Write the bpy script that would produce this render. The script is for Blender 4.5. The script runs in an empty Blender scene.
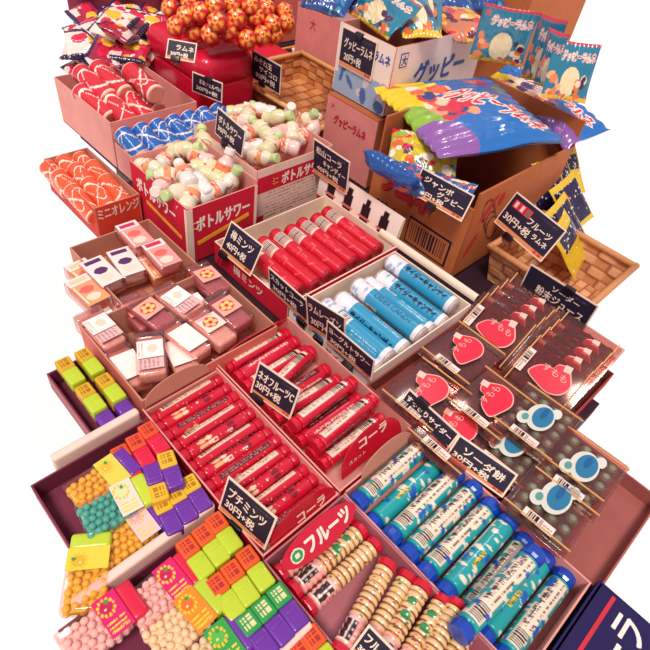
import bpy, bmesh, math, random
import numpy as np
from mathutils import Vector, Matrix, Euler, noise as mnoise
random.seed(7)
S = bpy.context.scene
COL = S.collection
S.view_settings.view_transform = 'Standard'
S.view_settings.look = 'None'
S.view_settings.gamma = 1
S.view_settings.exposure = 0
try: S.view_settings.use_curve_mapping = False
except Exception: pass
# ---------------------------------------------------------------- camera
F = 560.93; H = .55
AX = Vector((.72469, -.42664, .54111)); AY = Vector((-.67840, -.57940, .45173)); AZ = Vector((.12079, -.69446, -.70932))
cam = bpy.data.cameras.new('camera'); camo = bpy.data.objects.new('camera', cam); COL.objects.link(camo)
r_ = Vector((AX.x, AY.x, AZ.x)).normalized(); d_ = Vector((AX.y, AY.y, AZ.y)).normalized(); f_ = r_.cross(d_)
Mc = Matrix((r_, -d_, -f_)).transposed().to_4x4(); Mc.translation = (0, 0, H)
camo.matrix_world = Mc
cam.sensor_width = 36; cam.lens = F / 650 * 36; cam.clip_start = .01
S.camera = camo

def P(px, py, z=0.):
    """where the sight line through a spot of the photograph meets the level z"""
    w = r_ * ((px - 325) / F) + d_ * ((py - 325) / F) + f_
    t = (z - H) / w.z
    return Vector((w.x * t, w.y * t, z))
def PX(px, py, x):
    w = r_ * ((px - 325) / F) + d_ * ((py - 325) / F) + f_
    t = x / w.x
    return Vector((x, w.y * t, H + w.z * t))
def PY(px, py, y):
    w = r_ * ((px - 325) / F) + d_ * ((py - 325) / F) + f_
    t = y / w.y
    return Vector((w.x * t, y, H + w.z * t))
def proj(p):
    q = Vector(p) - Vector((0, 0, H))
    c = q.dot(f_)
    return Vector((q.dot(r_) / c * F + 325, q.dot(d_) / c * F + 325))
# ---------------------------------------------------------------- colour
def lin(h):
    if not isinstance(h, str): return tuple(h)
    h = h.lstrip('#'); o = []
    for i in (0, 2, 4):
        c = int(h[i:i + 2], 16) / 255
        o.append(c / 12.92 if c <= .04045 else ((c + .055) / 1.055) ** 2.4)
    return tuple(o)
MATS = {}
def mat(col, rough=.5, metal=0, spec=.5, bump=0, bscale=200, var=0, vscale=30, coat=0, name=None):
    key = (col, rough, metal, spec, bump, bscale, var, vscale, coat)
    if key in MATS: return MATS[key]
    m = bpy.data.materials.new(name or 'surface'); m.use_nodes = True; nt = m.node_tree; b = nt.nodes['Principled BSDF']
    b.inputs['Roughness'].default_value = rough; b.inputs['Metallic'].default_value = metal
    b.inputs['Specular IOR Level'].default_value = spec; b.inputs['Coat Weight'].default_value = coat
    b.inputs['Coat Roughness'].default_value = .12
    src = None
    if col == 'VC':
        a = nt.nodes.new('ShaderNodeAttribute'); a.attribute_name = 'Col'; src = a.outputs['Color']
    else:
        c = nt.nodes.new('ShaderNodeRGB'); c.outputs[0].default_value = (*lin(col), 1); src = c.outputs[0]
    if var:
        n = nt.nodes.new('ShaderNodeTexNoise'); n.inputs['Scale'].default_value = vscale; n.inputs['Detail'].default_value = 6
        tc = nt.nodes.new('ShaderNodeTexCoord'); nt.links.new(tc.outputs['Object'], n.inputs['Vector'])
        mr = nt.nodes.new('ShaderNodeMapRange'); mr.inputs['From Min'].default_value = .3; mr.inputs['From Max'].default_value = .7
        mr.inputs['To Min'].default_value = 1 - var; mr.inputs['To Max'].default_value = 1 + var * .4
        nt.links.new(n.outputs['Fac'], mr.inputs['Value'])
        mx = nt.nodes.new('ShaderNodeVectorMath'); mx.operation = 'SCALE'
        nt.links.new(src, mx.inputs[0]); nt.links.new(mr.outputs['Result'], mx.inputs['Scale']); src = mx.outputs[0]
    nt.links.new(src, b.inputs['Base Color'])
    if bump:
        n = nt.nodes.new('ShaderNodeTexNoise'); n.inputs['Scale'].default_value = bscale; n.inputs['Detail'].default_value = 3
        tc = nt.nodes.new('ShaderNodeTexCoord'); nt.links.new(tc.outputs['Object'], n.inputs['Vector'])
        bp = nt.nodes.new('ShaderNodeBump'); bp.inputs['Strength'].default_value = bump; bp.inputs['Distance'].default_value = .002
        nt.links.new(n.outputs['Fac'], bp.inputs['Height']); nt.links.new(bp.outputs['Normal'], b.inputs['Normal'])
    MATS[key] = m
    return m
def clear_mat(tint='#FFF2EE', refl=.16, name='clear_plastic'):
    key = ('clear', tint, refl)
    if key in MATS: return MATS[key]
    m = bpy.data.materials.new(name); m.use_nodes = True; nt = m.node_tree; nt.nodes.clear()
    o = nt.nodes.new('ShaderNodeOutputMaterial'); t = nt.nodes.new('ShaderNodeBsdfTransparent'); g = nt.nodes.new('ShaderNodeBsdfGlossy')
    t.inputs['Color'].default_value = (*lin(tint), 1); g.inputs['Roughness'].default_value = .12
    fr = nt.nodes.new('ShaderNodeLayerWeight'); fr.inputs['Blend'].default_value = .35
    ad = nt.nodes.new('ShaderNodeMath'); ad.operation = 'MULTIPLY_ADD'; ad.inputs[1].default_value = .22; ad.inputs[2].default_value = refl * .4
    mx = nt.nodes.new('ShaderNodeMixShader')
    nt.links.new(fr.outputs['Facing'], ad.inputs[0]); nt.links.new(ad.outputs[0], mx.inputs[0])
    nt.links.new(t.outputs[0], mx.inputs[1]); nt.links.new(g.outputs[0], mx.inputs[2]); nt.links.new(mx.outputs[0], o.inputs[0])
    MATS[key] = m
    return m
GLOSS = lambda c, **k: mat(c, rough=.28, coat=.3, **k)
PAPER = lambda c, **k: mat(c, rough=.75, spec=.3, var=k.pop('var', .08), **k)
VCG = mat('VC', rough=.3, coat=.35, name='printed_film'); VCP = mat('VC', rough=.7, spec=.3, name='printed_card')
VCB = mat('VC', rough=.22, coat=.5, bump=.5, bscale=60, name='crinkled_film')
# ---------------------------------------------------------------- meshes
def mk(verts, faces, mats, fm=None, smooth=False, cols=None, name='mesh'):
    me = bpy.data.meshes.new(name); me.from_pydata([tuple(v) for v in verts], [], faces)
    if not isinstance(mats, (list, tuple)): mats = [mats]
    for m in mats: me.materials.append(m)
    if fm is not None: me.polygons.foreach_set('material_index', fm)
    if smooth: me.polygons.foreach_set('use_smooth', [True] * len(me.polygons))
    if cols is not None:
        a = me.color_attributes.new('Col', 'FLOAT_COLOR', 'POINT')
        c = np.ones((len(verts), 4), dtype=np.float32); c[:, :3] = cols; a.data.foreach_set('color', c.ravel())
    me.update(); return me
def frombm(bm, mats, smooth=False, name='mesh'):
    me = bpy.data.meshes.new(name); bm.to_mesh(me); bm.free()
    if not isinstance(mats, (list, tuple)): mats = [mats]
    for m in mats: me.materials.append(m)
    if smooth: me.polygons.foreach_set('use_smooth', [True] * len(me.polygons))
    return me
def box(sx, sy, sz, m, c=(0, 0, 0), bev=0, seg=2, smooth=None, taper=0):
    bm = bmesh.new(); bmesh.ops.create_cube(bm, size=1)
    for v in bm.verts:
        k = 1 - taper * (.5 - v.co.z)
        v.co = Vector((v.co.x * sx * k + c[0], v.co.y * sy * k + c[1], v.co.z * sz + c[2]))
    if bev: bmesh.ops.bevel(bm, geom=bm.edges[:], offset=bev, segments=seg, affect='EDGES', profile=.6)
    return frombm(bm, m, smooth=bool(bev) if smooth is None else smooth)
def lathe(prof, n, m, axis='z', canvas=None, smooth=True, ribs=None, umod=None):
    """prof: list of (radius, height)"""
    vs = []; fs = []; uv = []
    k = len(prof); hs = [p[1] for p in prof]; h0, h1 = min(hs), max(hs)
    for i, (r, h) in enumerate(prof):
        for j in range(n):
            a = 2 * math.pi * j / n; rr = r * (umod(j / n, (h - h0) / (h1 - h0 + 1e-9)) if umod else 1)
            x, y = rr * math.cos(a), rr * math.sin(a)
            vs.append((x, y, h) if axis == 'z' else (h, x, y)); uv.append((j / n, (h - h0) / (h1 - h0 + 1e-9)))
    for i in range(k - 1):
        for j in range(n):
            a, b = i * n + j, i * n + (j + 1) % n
            fs.append((a, b, b + n, a + n))
    fs.append(tuple(reversed(range(n)))); fs.append(tuple((k - 1) * n + j for j in range(n)))
    cols = canvas.sample(uv) if canvas is not None else None
    me = mk(vs, fs, m, smooth=smooth, cols=cols)
    return me
# ---------------------------------------------------------------- text
TX = {}
def text_tris(s):
    if s in TX: return TX[s]
    cu = bpy.data.curves.new('t', 'FONT'); cu.body = s; cu.align_x = 'LEFT'; cu.resolution_u = 3
    o = bpy.data.objects.new('t', cu); COL.objects.link(o)
    dg = bpy.context.evaluated_depsgraph_get(); dg.update()
    me = bpy.data.meshes.new_from_object(o.evaluated_get(dg)); me.calc_loop_triangles()
    v = np.array([x.co[:2] for x in me.vertices]); t = np.array([x.vertices[:] for x in me.loop_triangles])
    bpy.data.objects.remove(o); bpy.data.curves.remove(cu); bpy.data.meshes.remove(me)
    lo, hi = v.min(0), v.max(0); v = (v - (lo + hi) / 2) / (hi - lo)
    TX[s] = (v, t, (hi - lo)[0] / (hi - lo)[1]); return TX[s]
def text_mesh(s, w, h, m, lift=0, bold=0):
    v, t, _ = text_tris(s)
    vs = []; fs = []
    offs = [(0, 0)] if not bold else [(bold * math.cos(a), bold * math.sin(a)) for a in np.arange(0, 2 * math.pi, math.pi / 3)]
    for k, (ox, oy) in enumerate(offs):
        b = len(vs)
        vs += [(x * w + ox, y * h + oy, lift + k * 1e-6) for x, y in v]; fs += [tuple(int(q) + b for q in tt) for tt in t]
    return mk(vs, fs, m)
# ---------------------------------------------------------------- a little painting canvas; u across, v up
class Cv:
    def __init__(s, w, h, bg): s.w, s.h = w, h; s.a = np.zeros((h, w, 3)); s.a[:] = lin(bg)
    def _r(s, u0, v0, u1, v1): return int(round(u0 * s.w)), int(round(v0 * s.h)), max(int(round(u1 * s.w)), int(round(u0 * s.w)) + 1), max(int(round(v1 * s.h)), int(round(v0 * s.h)) + 1)
    def rect(s, u0, v0, u1, v1, c): x0, y0, x1, y1 = s._r(u0, v0, u1, v1); s.a[y0:y1, x0:x1] = lin(c); return s
    def ell(s, u, v, ru, rv, c, rot=0):
        Y, X = np.mgrid[0:s.h, 0:s.w]; dx = (X + .5) / s.w - u; dy = (Y + .5) / s.h - v
        ca, sa = math.cos(rot), math.sin(rot); a = (dx * ca + dy * sa) / ru; b = (-dx * sa + dy * ca) / rv
        s.a[a * a + b * b < 1] = lin(c); return s
    def bars(s, u0, v0, u1, v1, c, along='v', n=14, seed=1):
        rr = random.Random(seed); p = 0
        while p < 1:
            q = p + rr.choice((.5, 1, 1.5)) / n / 1.6
            if along == 'v': s.rect(u0, v0 + (v1 - v0) * p, u1, v0 + (v1 - v0) * min(q, 1), c)
            else: s.rect(u0 + (u1 - u0) * p, v0, u0 + (u1 - u0) * min(q, 1), v1, c)
            p = q + rr.choice((.6, 1, 1.2)) / n / 1.6
        return s
    def print_(s, u0, v0, u1, v1, c, along='v', rows=3, seed=1, dens=.6):
        rr = random.Random(seed)
        x0, y0, x1, y1 = s._r(u0, v0, u1, v1)
        for y in range(y0, min(y1, s.h)):
            for x in range(x0, min(x1, s.w)):
                r = (x - x0) if along == 'v' else (y - y0); n = (x1 - x0) if along == 'v' else (y1 - y0)
                if (r * rows * 2 // max(n, 1)) % 2 == 0 and rr.random() < dens: s.a[y, x] = lin(c)
        return s
    def dots(s, n, c, r=.03, seed=1, box=(0, 0, 1, 1), asp=None):
        rr = random.Random(seed); asp = asp or s.w / s.h
        for i in range(n):
            k = r * rr.uniform(.6, 1.4); s.ell(rr.uniform(box[0], box[2]), rr.uniform(box[1], box[3]), k, k * asp, c if isinstance(c, str) else rr.choice(c))
        return s
    def text(s, t, u, v, w, h, c, rot=0, grow=0):
        """rot 90 = the line of writing runs along +v"""
        V, T, _ = text_tris(t); q = V * np.array([w, h])
        if rot == 90: q = np.stack([-q[:, 1], q[:, 0]], 1)
        elif rot == -90: q = np.stack([q[:, 1], -q[:, 0]], 1)
        elif rot:
            a = math.radians(rot); asp = s.w / s.h; q = np.stack([q[:, 0] * math.cos(a) - q[:, 1] / asp * math.sin(a), q[:, 0] * math.sin(a) * asp + q[:, 1] * math.cos(a)], 1)
        q = (q + (u, v)) * (s.w, s.h); msk = np.zeros((s.h, s.w), bool)
        for a, b, cc in T:
            p0, p1, p2 = q[a], q[b], q[cc]
            x0 = max(int(min(p0[0], p1[0], p2[0])) - 1, 0); x1 = min(int(max(p0[0], p1[0], p2[0])) + 2, s.w)
            y0 = max(int(min(p0[1], p1[1], p2[1])) - 1, 0); y1 = min(int(max(p0[1], p1[1], p2[1])) + 2, s.h)
            if x1 <= x0 or y1 <= y0: continue
            Y, X = np.mgrid[y0:y1, x0:x1]; X = X + .5; Y = Y + .5
            e = lambda A, B: (B[0] - A[0]) * (Y - A[1]) - (B[1] - A[1]) * (X - A[0])
            e0, e1, e2 = e(p0, p1), e(p1, p2), e(p2, p0)
            msk[y0:y1, x0:x1] |= ((e0 >= -.01) & (e1 >= -.01) & (e2 >= -.01)) | ((e0 <= .01) & (e1 <= .01) & (e2 <= .01))
        for _ in range(grow):
            m2 = msk.copy(); m2[1:] |= msk[:-1]; m2[:-1] |= msk[1:]; m2[:, 1:] |= msk[:, :-1]; m2[:, :-1] |= msk[:, 1:]; msk = m2
        s.a[msk] = lin(c); return s
    def sample(s, uv):
        uv = np.asarray(uv); x = np.clip((uv[:, 0] * s.w).astype(int), 0, s.w - 1); y = np.clip((uv[:, 1] * s.h).astype(int), 0, s.h - 1)
        return s.a[y, x]
def grid(fn, nu, nv, m, canvas=None, smooth=True):
    vs = []; uv = []; fs = []
    for j in range(nv + 1):
        for i in range(nu + 1):
            u, v = i / nu, j / nv; vs.append(fn(u, v)); uv.append((u, v))
    for j in range(nv):
        for i in range(nu):
            a = j * (nu + 1) + i; fs.append((a, a + 1, a + nu + 2, a + nu + 1))
    return mk(vs, fs, m, smooth=smooth, cols=canvas.sample(uv) if canvas else None)
# ---------------------------------------------------------------- objects
def frame(o, right, up):
    """matrix with local x = right, y = up, z = right x up"""
    x = Vector(right).normalized(); z = x.cross(Vector(up)).normalized(); y = z.cross(x)
    M = Matrix((x, y, z)).transposed().to_4x4(); M.translation = o; return M
def thing(name, label, cat, M=None, group=None):
    o = bpy.data.objects.new(name, None); COL.objects.link(o); o.empty_display_size = .01
    if M is not None: o.matrix_world = M if isinstance(M, Matrix) else Matrix.Translation(M)
    o['label'] = label; o['category'] = cat
    if group: o['group'] = group
    return o
def part(name, me, parent, M=None, world=False, stuff=False, label=None):
    o = bpy.data.objects.new(name, me); COL.objects.link(o); o.parent = parent
    if M is None: M = Matrix.Identity(4)
    elif not isinstance(M, Matrix): M = Matrix.Translation(M)
    if world:
        W = parent.matrix_world if parent.parent is None else parent.parent.matrix_basis @ parent.matrix_basis
        W = parent.matrix_basis if parent.parent is None else W
        M = W.inverted() @ M
    o.matrix_basis = M
    if stuff: o['kind'] = 'stuff'
    if label: o['label'] = label
    return o
def solo(name, me, label, cat, M=None, group=None, kind=None):
    o = bpy.data.objects.new(name, me); COL.objects.link(o)
    if M is not None: o.matrix_world = M if isinstance(M, Matrix) else Matrix.Translation(M)
    if kind: o['kind'] = kind
    else: o['label'] = label; o['category'] = cat
    if group: o['group'] = group
    return o
KIDS = {}
def copy_tree(o, M, label, group=None):
    c = o.copy(); COL.objects.link(c); c.matrix_world = M; c['label'] = label
    if group: c['group'] = group
    def rec(a, b):
        for ch in kids(a):
            d = ch.copy(); COL.objects.link(d); d.parent = b; rec(ch, d)
    rec(o, c); return c
def kids(o):
    return [x for x in ALLK() if x.parent == o]
def ALLK(): return o_list
o_list = []
_part = part
def part(*a, **k):
    o = _part(*a, **k); o_list.append(o); return o
class Proto:
    """first placement moves the prototype itself, later ones copy it"""
    def __init__(s, o, group=None): s.o = o; s.used = False; s.group = group
    def put(s, M, label):
        if s.group: s.o['group'] = s.group
        if not s.used:
            s.used = True; s.o.matrix_world = M; s.o['label'] = label; return s.o
        return copy_tree(s.o, M, label)
ORD = ['first', 'second', 'third', 'fourth', 'fifth', 'sixth', 'seventh', 'eighth', 'ninth', 'tenth', 'eleventh', 'twelfth', 'thirteenth', 'fourteenth', 'fifteenth', 'sixteenth', 'seventeenth', 'eighteenth', 'nineteenth', 'twentieth']
def lettering(s, parent, o, right, up, w, h, color, bold=0, lift=.0006, rough=.6):
    n = Vector(right).cross(Vector(up)).normalized()
    return part('lettering', text_mesh(s, w, h, mat(color, rough=rough), bold=bold), parent, frame(Vector(o) + n * lift, right, up), world=True)
def along(p0, p1, roll=0, tilt=None):
    """frame with x from p0 to p1, origin midway"""
    p0 = Vector(p0); p1 = Vector(p1); d = p1 - p0
    M = frame((p0 + p1) / 2, d, Vector((0, 0, 1)).cross(d)); return M @ Matrix.Rotation(roll, 4, 'X')
UP = Vector((0, 0, 1)); XX = Vector((1, 0, 0)); YY = Vector((0, 1, 0))
ZT = -.04
# ---------------------------------------------------------------- light
w = bpy.data.worlds.new('shop_daylight'); S.world = w; w.use_nodes = True
w.node_tree.nodes['Background'].inputs[0].default_value = (1.0, .80, .90, 1); w.node_tree.nodes['Background'].inputs[1].default_value = .50
def lamp(name, loc, tgt, size, power, col):
    l = bpy.data.lights.new(name, 'AREA'); l.size = size; l.energy = power; l.color = col
    o = bpy.data.objects.new(name, l); COL.objects.link(o); o.location = loc
    o.rotation_euler = (Vector(tgt) - Vector(loc)).to_track_quat('-Z', 'Y').to_euler(); return o
sl = bpy.data.lights.new('daylight', 'SUN'); sl.energy = 2.65; sl.angle = math.radians(16); sl.color = (1, .93, .84)
so = bpy.data.objects.new('daylight', sl); COL.objects.link(so); so.rotation_euler = Vector((.42, .26, -1)).to_track_quat('-Z', 'Y').to_euler(); so.location = (0, 1, 3)
lamp('glint_lamp', (-.5, 1.5, 1.9), (.4, .4, 0), .12, 5, (1, .95, .88))  # unseen small lamp, added to put glints on the glossy film
lamp('glint_lamp', (1.6, .9, 1.9), (.6, .5, 0), .12, 5, (1, .9, .85))  # second added lamp, no fixture of the shop, only for small highlights
# ---------------------------------------------------------------- setting
fl = mk([(-60, -60, -.9), (60, -60, -.9), (60, 60, -.9), (-60, 60, -.9)], [(0, 1, 2, 3)], mat('#FFFFFF', rough=.6, var=.02, vscale=2))
solo('floor', fl, '', '', kind='structure')
# stand: a board whose outline steps round the boxes, on a plinth
out = [(.06, .02), (.06, .23), (.10, .23), (.10, .375), (.165, .375), (.165, .53), (.245, .53), (.245, .70), (.30, .70), (.30, .86), (.43, .86), (.43, 1.10), (.56, 1.10), (.56, 1.32), (.66, 1.32), (.66, 1.55), (.73, 1.55), (.73, 1.75), (2.2, 1.75), (2.2, 1.0), (1.5, 1.0), (1.5, .6), (1.1, .6), (1.1, .33), (.91, .33), (.91, .2), (.76, .2), (.76, .1), (.66, .1), (.66, .03), (.55, .03), (.55, -.09), (.395, -.09), (.40, -.17), (.15, -.17), (.15, .02)]
bm = bmesh.new(); vs = [bm.verts.new((x, y, ZT - .03)) for x, y in out]; f = bm.faces.new(vs)
bmesh.ops.recalc_face_normals(bm, faces=[f])
e = bmesh.ops.extrude_face_region(bm, geom=[f])
for v in e['geom']:
    if isinstance(v, bmesh.types.BMVert): v.co.z = ZT
bmesh.ops.recalc_face_normals(bm, faces=bm.faces[:])
tb = thing('display_table', 'dark stained display table carrying all the sweet boxes', 'table', Vector((.7, .7, -.9)))
part('tabletop', frombm(bm, mat('#2A0C1C', rough=.6, var=.3)), tb, Matrix.Identity(4), world=True)
part('plinth', box(.5, .5, .83, mat('#3A1220', rough=.5), c=(.7, .75, -.485)), tb, Matrix.Identity(4), world=True)
part('plinth', box(.5, .5, .83, mat('#3A1220', rough=.5), c=(1.4, 1.6, -.485)), tb, Matrix.Identity(4), world=True)

# ---------------------------------------------------------------- open boxes
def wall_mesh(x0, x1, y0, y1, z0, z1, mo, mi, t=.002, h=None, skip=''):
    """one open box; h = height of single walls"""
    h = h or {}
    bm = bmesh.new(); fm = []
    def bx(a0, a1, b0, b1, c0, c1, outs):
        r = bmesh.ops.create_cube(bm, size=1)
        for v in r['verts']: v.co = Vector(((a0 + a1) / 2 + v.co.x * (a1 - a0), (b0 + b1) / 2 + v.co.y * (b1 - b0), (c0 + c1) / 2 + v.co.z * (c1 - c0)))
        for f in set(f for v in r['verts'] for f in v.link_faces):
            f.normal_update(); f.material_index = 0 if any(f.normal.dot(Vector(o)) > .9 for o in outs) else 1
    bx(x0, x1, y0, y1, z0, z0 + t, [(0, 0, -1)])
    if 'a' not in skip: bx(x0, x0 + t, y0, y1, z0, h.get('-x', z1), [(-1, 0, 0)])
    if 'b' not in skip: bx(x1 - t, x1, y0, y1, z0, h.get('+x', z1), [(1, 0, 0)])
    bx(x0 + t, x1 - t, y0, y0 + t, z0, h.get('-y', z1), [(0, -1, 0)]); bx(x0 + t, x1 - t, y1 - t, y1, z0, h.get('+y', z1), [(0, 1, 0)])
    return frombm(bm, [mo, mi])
def carton(label, x0, x1, y0, y1, z1, mo, mi, z0=ZT, name='cardboard_box', cat='box', **k):
    T = thing(name, label, cat, Vector(((x0 + x1) / 2, (y0 + y1) / 2, z0)))
    part('carton', wall_mesh(x0, x1, y0, y1, z0, z1, mo, mi, **k), T, Matrix.Identity(4), world=True)
    return T
def panel(parent, o, right, up, w, h, m, name='printed_panel', canvas=None, nu=1, nv=1, lift=.0004, label=None):
    n = Vector(right).cross(Vector(up)).normalized()
    me = grid(lambda u, v: ((u - .5) * w, (v - .5) * h, 0), nu, nv, m, canvas, smooth=False)
    return part(name, me, parent, frame(Vector(o) + n * lift, right, up), world=True, label=label)
def flap(parent, o, right, up, w, h, m, mi=None, name='flap', t=.0012, shape='semi', label=None):
    """a rounded tongue of card standing on its straight edge"""
    bm = bmesh.new(); pts = []
    if shape == 'semi': pts = [(w / 2 * math.cos(a), h * (abs(math.sin(a)) ** .8)) for a in [math.pi * i / 24 for i in range(25)]]
    elif shape == 'ell': pts = [(w / 2 * math.cos(a), h / 2 + h / 2 * math.sin(a)) for a in [2 * math.pi * i / 32 for i in range(32)]]
    else: pts = [(w / 2, 0), (w / 2 * .93, h), (-w / 2 * .93, h), (-w / 2, 0)]
    f = bm.faces.new([bm.verts.new((x, y, 0)) for x, y in pts])
    if f.normal.z < 0: f.normal_flip()
    e = bmesh.ops.extrude_face_region(bm, geom=[f])
    for v in e['geom']:
        if isinstance(v, bmesh.types.BMVert): v.co.z = t
    bmesh.ops.recalc_face_normals(bm, faces=bm.faces[:])
    for f in bm.faces: f.material_index = 1 if (mi and f.normal.z < -.5) else 0
    return part(name, frombm(bm, [m, mi or m]), parent, frame(o, right, up), world=True, label=label)

CARD_IN = PAPER('#C98A74'); CARD_PINK = PAPER('#E39A90'); RED = GLOSS('#C91230'); REDP = PAPER('#D21C38'); KRAFT = PAPER('#C4703F', vscale=60); CREAM = PAPER('#F3DCC6'); WHITEP = PAPER('#F8EADF'); DRED = PAPER('#A91A30'); SALMON = PAPER('#E2786A')
# low boxes
bC = carton('open red box of cola candy sticks behind the pink peppermint tag', .1545, .2585, .156, .377, .001, RED, CARD_PINK, h={'+y': -.004})
bN = carton('open red box of candy tubes holding the tag that ends in the letter C', .2605, .388, .157, .392, .001, RED, CARD_PINK, h={'+y': -.003})
bU = carton('open card box of blue-capped soda tablet tubes', .2655, .392, -.078, .155, -.002, PAPER('#2A2A55'), CARD_PINK, h={'-x': -.006})
bG = carton('open card box of fruit candy sticks with red ends and bare card floor showing', .1535, .2635, -.075, .154, -.003, CARD_IN, PAPER('#B9707A'))
bP = carton('salmon open box of small square candy tubs with rounded front flap', .157, .357, .379, .527, .012, SALMON, CARD_IN)
bQ = carton('card box of flat snack packs behind the salmon tub box', .222, .352, .533, .692, .0, CARD_IN, CARD_IN)
bS = carton('white card box of blue cider candy rolls', .402, .628, .249, .405, .0, WHITEP, CREAM)
bM = carton('white and red box of red candy rolls behind the cider rolls', .402, .64, .409, .585, .002, REDP, CREAM)
bO = carton('orange fronted open box of little orange cylinders at the left', .285, .362, .733, .905, .02, PAPER('#E2452F'), CARD_IN)
bT = carton('large open card box of red and white toy phone rolls', .412, .592, .910, 1.125, .05, CARD_PINK, CARD_PINK)
bB1 = carton('red fronted box of small candy bottles at the left of the pair', .367, .497, .602, .762, .07, REDP, CARD_PINK, h={'-y': .062, '-x': .064})
bB2 = carton('cream fronted box of small candy bottles at the right of the pair', .512, .682, .622, .80, .07, CREAM, CARD_PINK)
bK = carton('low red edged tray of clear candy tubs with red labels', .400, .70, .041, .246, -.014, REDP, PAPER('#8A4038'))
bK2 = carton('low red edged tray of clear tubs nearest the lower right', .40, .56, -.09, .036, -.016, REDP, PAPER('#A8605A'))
bX = carton('navy printed carton in front of the blue-capped tubes at the lower right corner', .29, .40, -.165, -.082, .0, PAPER('#231A50'), PAPER('#231A50'))
lettering('コーラ', bX, (.345, -.125, .0), XX, YY, .085, .028, '#F0E6DC', bold=.0008)
panel(bX, (.345, -.1235, .0), XX, YY, .105, .075, PAPER('#231A50'), lift=.0003)
part('stripe', box(.10, .004, .0008, PAPER('#C83040'), c=(.345, -.100, .0008)), bX, Matrix.Identity(4), world=True)
# trays of dispensers, white rounded dividers
def tray(label, x0, x1, y0, y1):
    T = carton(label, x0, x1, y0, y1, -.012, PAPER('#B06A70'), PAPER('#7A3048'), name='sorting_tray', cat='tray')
    return T
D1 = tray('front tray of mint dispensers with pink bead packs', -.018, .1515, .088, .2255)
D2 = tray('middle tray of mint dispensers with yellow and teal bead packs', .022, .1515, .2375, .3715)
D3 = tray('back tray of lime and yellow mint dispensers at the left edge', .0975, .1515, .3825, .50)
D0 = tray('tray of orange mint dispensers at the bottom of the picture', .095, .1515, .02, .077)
DM = mat('#F0D2C2', rough=.5, var=.05)
for x0, x1, y, lb in ((.0, .150, .2315, 'lower of the two long white rounded tray dividers'), (.05, .150, .377, 'upper of the two long white rounded tray dividers'), (.1, .150, .0825, 'short divider at the bottom between dispenser trays')):
    solo('divider_bar', box(x1 - x0, .0105, .046, DM, c=(0, 0, .023), bev=.004, seg=3), lb, 'divider', Vector(((x0 + x1) / 2, y, ZT)))

# flaps and prints of the low boxes
LU = Vector((0, -.75, .66)); BK = Vector((0, .5, .86))
flap(bP, (.203, .3775, .002), XX, Vector((0, .12, 1)), .088, .026, CARD_IN, SALMON, label='rounded card tongue at the front')
lettering('コーラ', bC, (.222, .1550, -.012), XX, UP, .03, .010, '#F6D8C0')
f = flap(bC, (.213, .1585, -.006), XX, Vector((0, .35, .95)), .092, .030, RED, name='front_flap', label='red rounded flap lettered in white')
lettering('コーラ', bC, (.222, .1625, .0060), XX, Vector((0, .35, .95)), .038, .012, '#F9E2CE', bold=.0005, lift=.0016)
flap(bN, (.330, .388, -.004), XX, Vector((0, -.25, 1)), .10, .022, GLOSS('#C91230'), name='back_flap', shape='ell', label='red oval flap at the back')
lettering('フルーツ', bN, (.330, .3855, .007), XX, Vector((0, -.25, 1)), .05, .007, '#F3C8B0', lift=.0016)
flap(bN, (.325, .168, -.004), XX, Vector((0, .35, .9)), .10, .042, RED, name='front_flap', label='red rounded flap at the front')
lettering('コーラ', bN, (.328, .1785, .023), XX, Vector((0, .35, .9)), .045, .012, '#F6DCC8', bold=.0006, lift=.0018)
lettering('スカット', bN, (.300, .173, .010), XX, Vector((0, .35, .9)), .026, .005, '#F6DCC8', lift=.0018)
flap(bU, (.333, .1535, -.002), XX, Vector((0, .25, .9)), .085, .026, CARD_IN, CARD_IN, name='back_flap')
flap(bG, (.209, .122, .000), XX, Vector((0, .75, .62)), .098, .032, GLOSS('#CC1636'), name='label_flap', shape='ell', label='red oval label flap')
lettering('フルーツ', bG, (.219, .1340, .0100), XX, Vector((0, .75, .62)), .058, .014, '#F8E4D0', bold=.0009, lift=.0018)
c = Cv(24, 24, '#CC1636'); c.ell(.5, .5, .5, .5, '#F0E0C8'); c.ell(.5, .5, .4, .4, '#2E9A5A'); c.ell(.5, .5, .18, .18, '#F0E0C8')
part('emblem', grid(lambda u, v: ((u - .5) * .016, (v - .5) * .014, 0), 24, 24, VCP, c), bG, frame(Vector((.178, .1340, .0100)) + XX.cross(Vector((0, .75, .62)).normalized()) * .0018, XX, Vector((0, .75, .62))), world=True)
# orange box front
lettering('ミニオレンジ', bO, (.324, .733, .006), XX, UP, .070, .018, '#F8DCC4', bold=.0006)
# flower mark on salmon box
lettering('花', bP, (.343, .379, -.012), XX, UP, .012, .012, '#C01E2C')
# P box wave and stripes; print on bottle boxes
nx = Vector((-1, 0, 0)); 
def face_nx(T, x, y0, y1, z0, z1, m, **k): return panel(T, (x, (y0 + y1) / 2, (z0 + z1) / 2), -YY, UP, y1 - y0, z1 - z0, m, **k)
def face_ny(T, y, x0, x1, z0, z1, m, **k): return panel(T, ((x0 + x1) / 2, y, (z0 + z1) / 2), XX, UP, x1 - x0, z1 - z0, m, **k)
lettering('ボトルサワー', bB1, (.432, .602, .030), XX, UP, .100, .024, '#FFF2E4', bold=.0010)
lettering('ミニ', bB1, (.376, .602, .030), XX, UP, .010, .016, '#F3C040', bold=.0004)
lettering('ボトルサワー', bB1, (.367, .690, .034), -YY, UP, .11, .024, '#FFF2E4', bold=.0010)
part('stripe', box(.10, .0006, .007, PAPER('#F0B22E'), c=(0, 0, 0)), bB1, Matrix.Translation((.432, .6015, .004)) @ Matrix.Rotation(-.18, 4, 'Y'), world=True)
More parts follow.
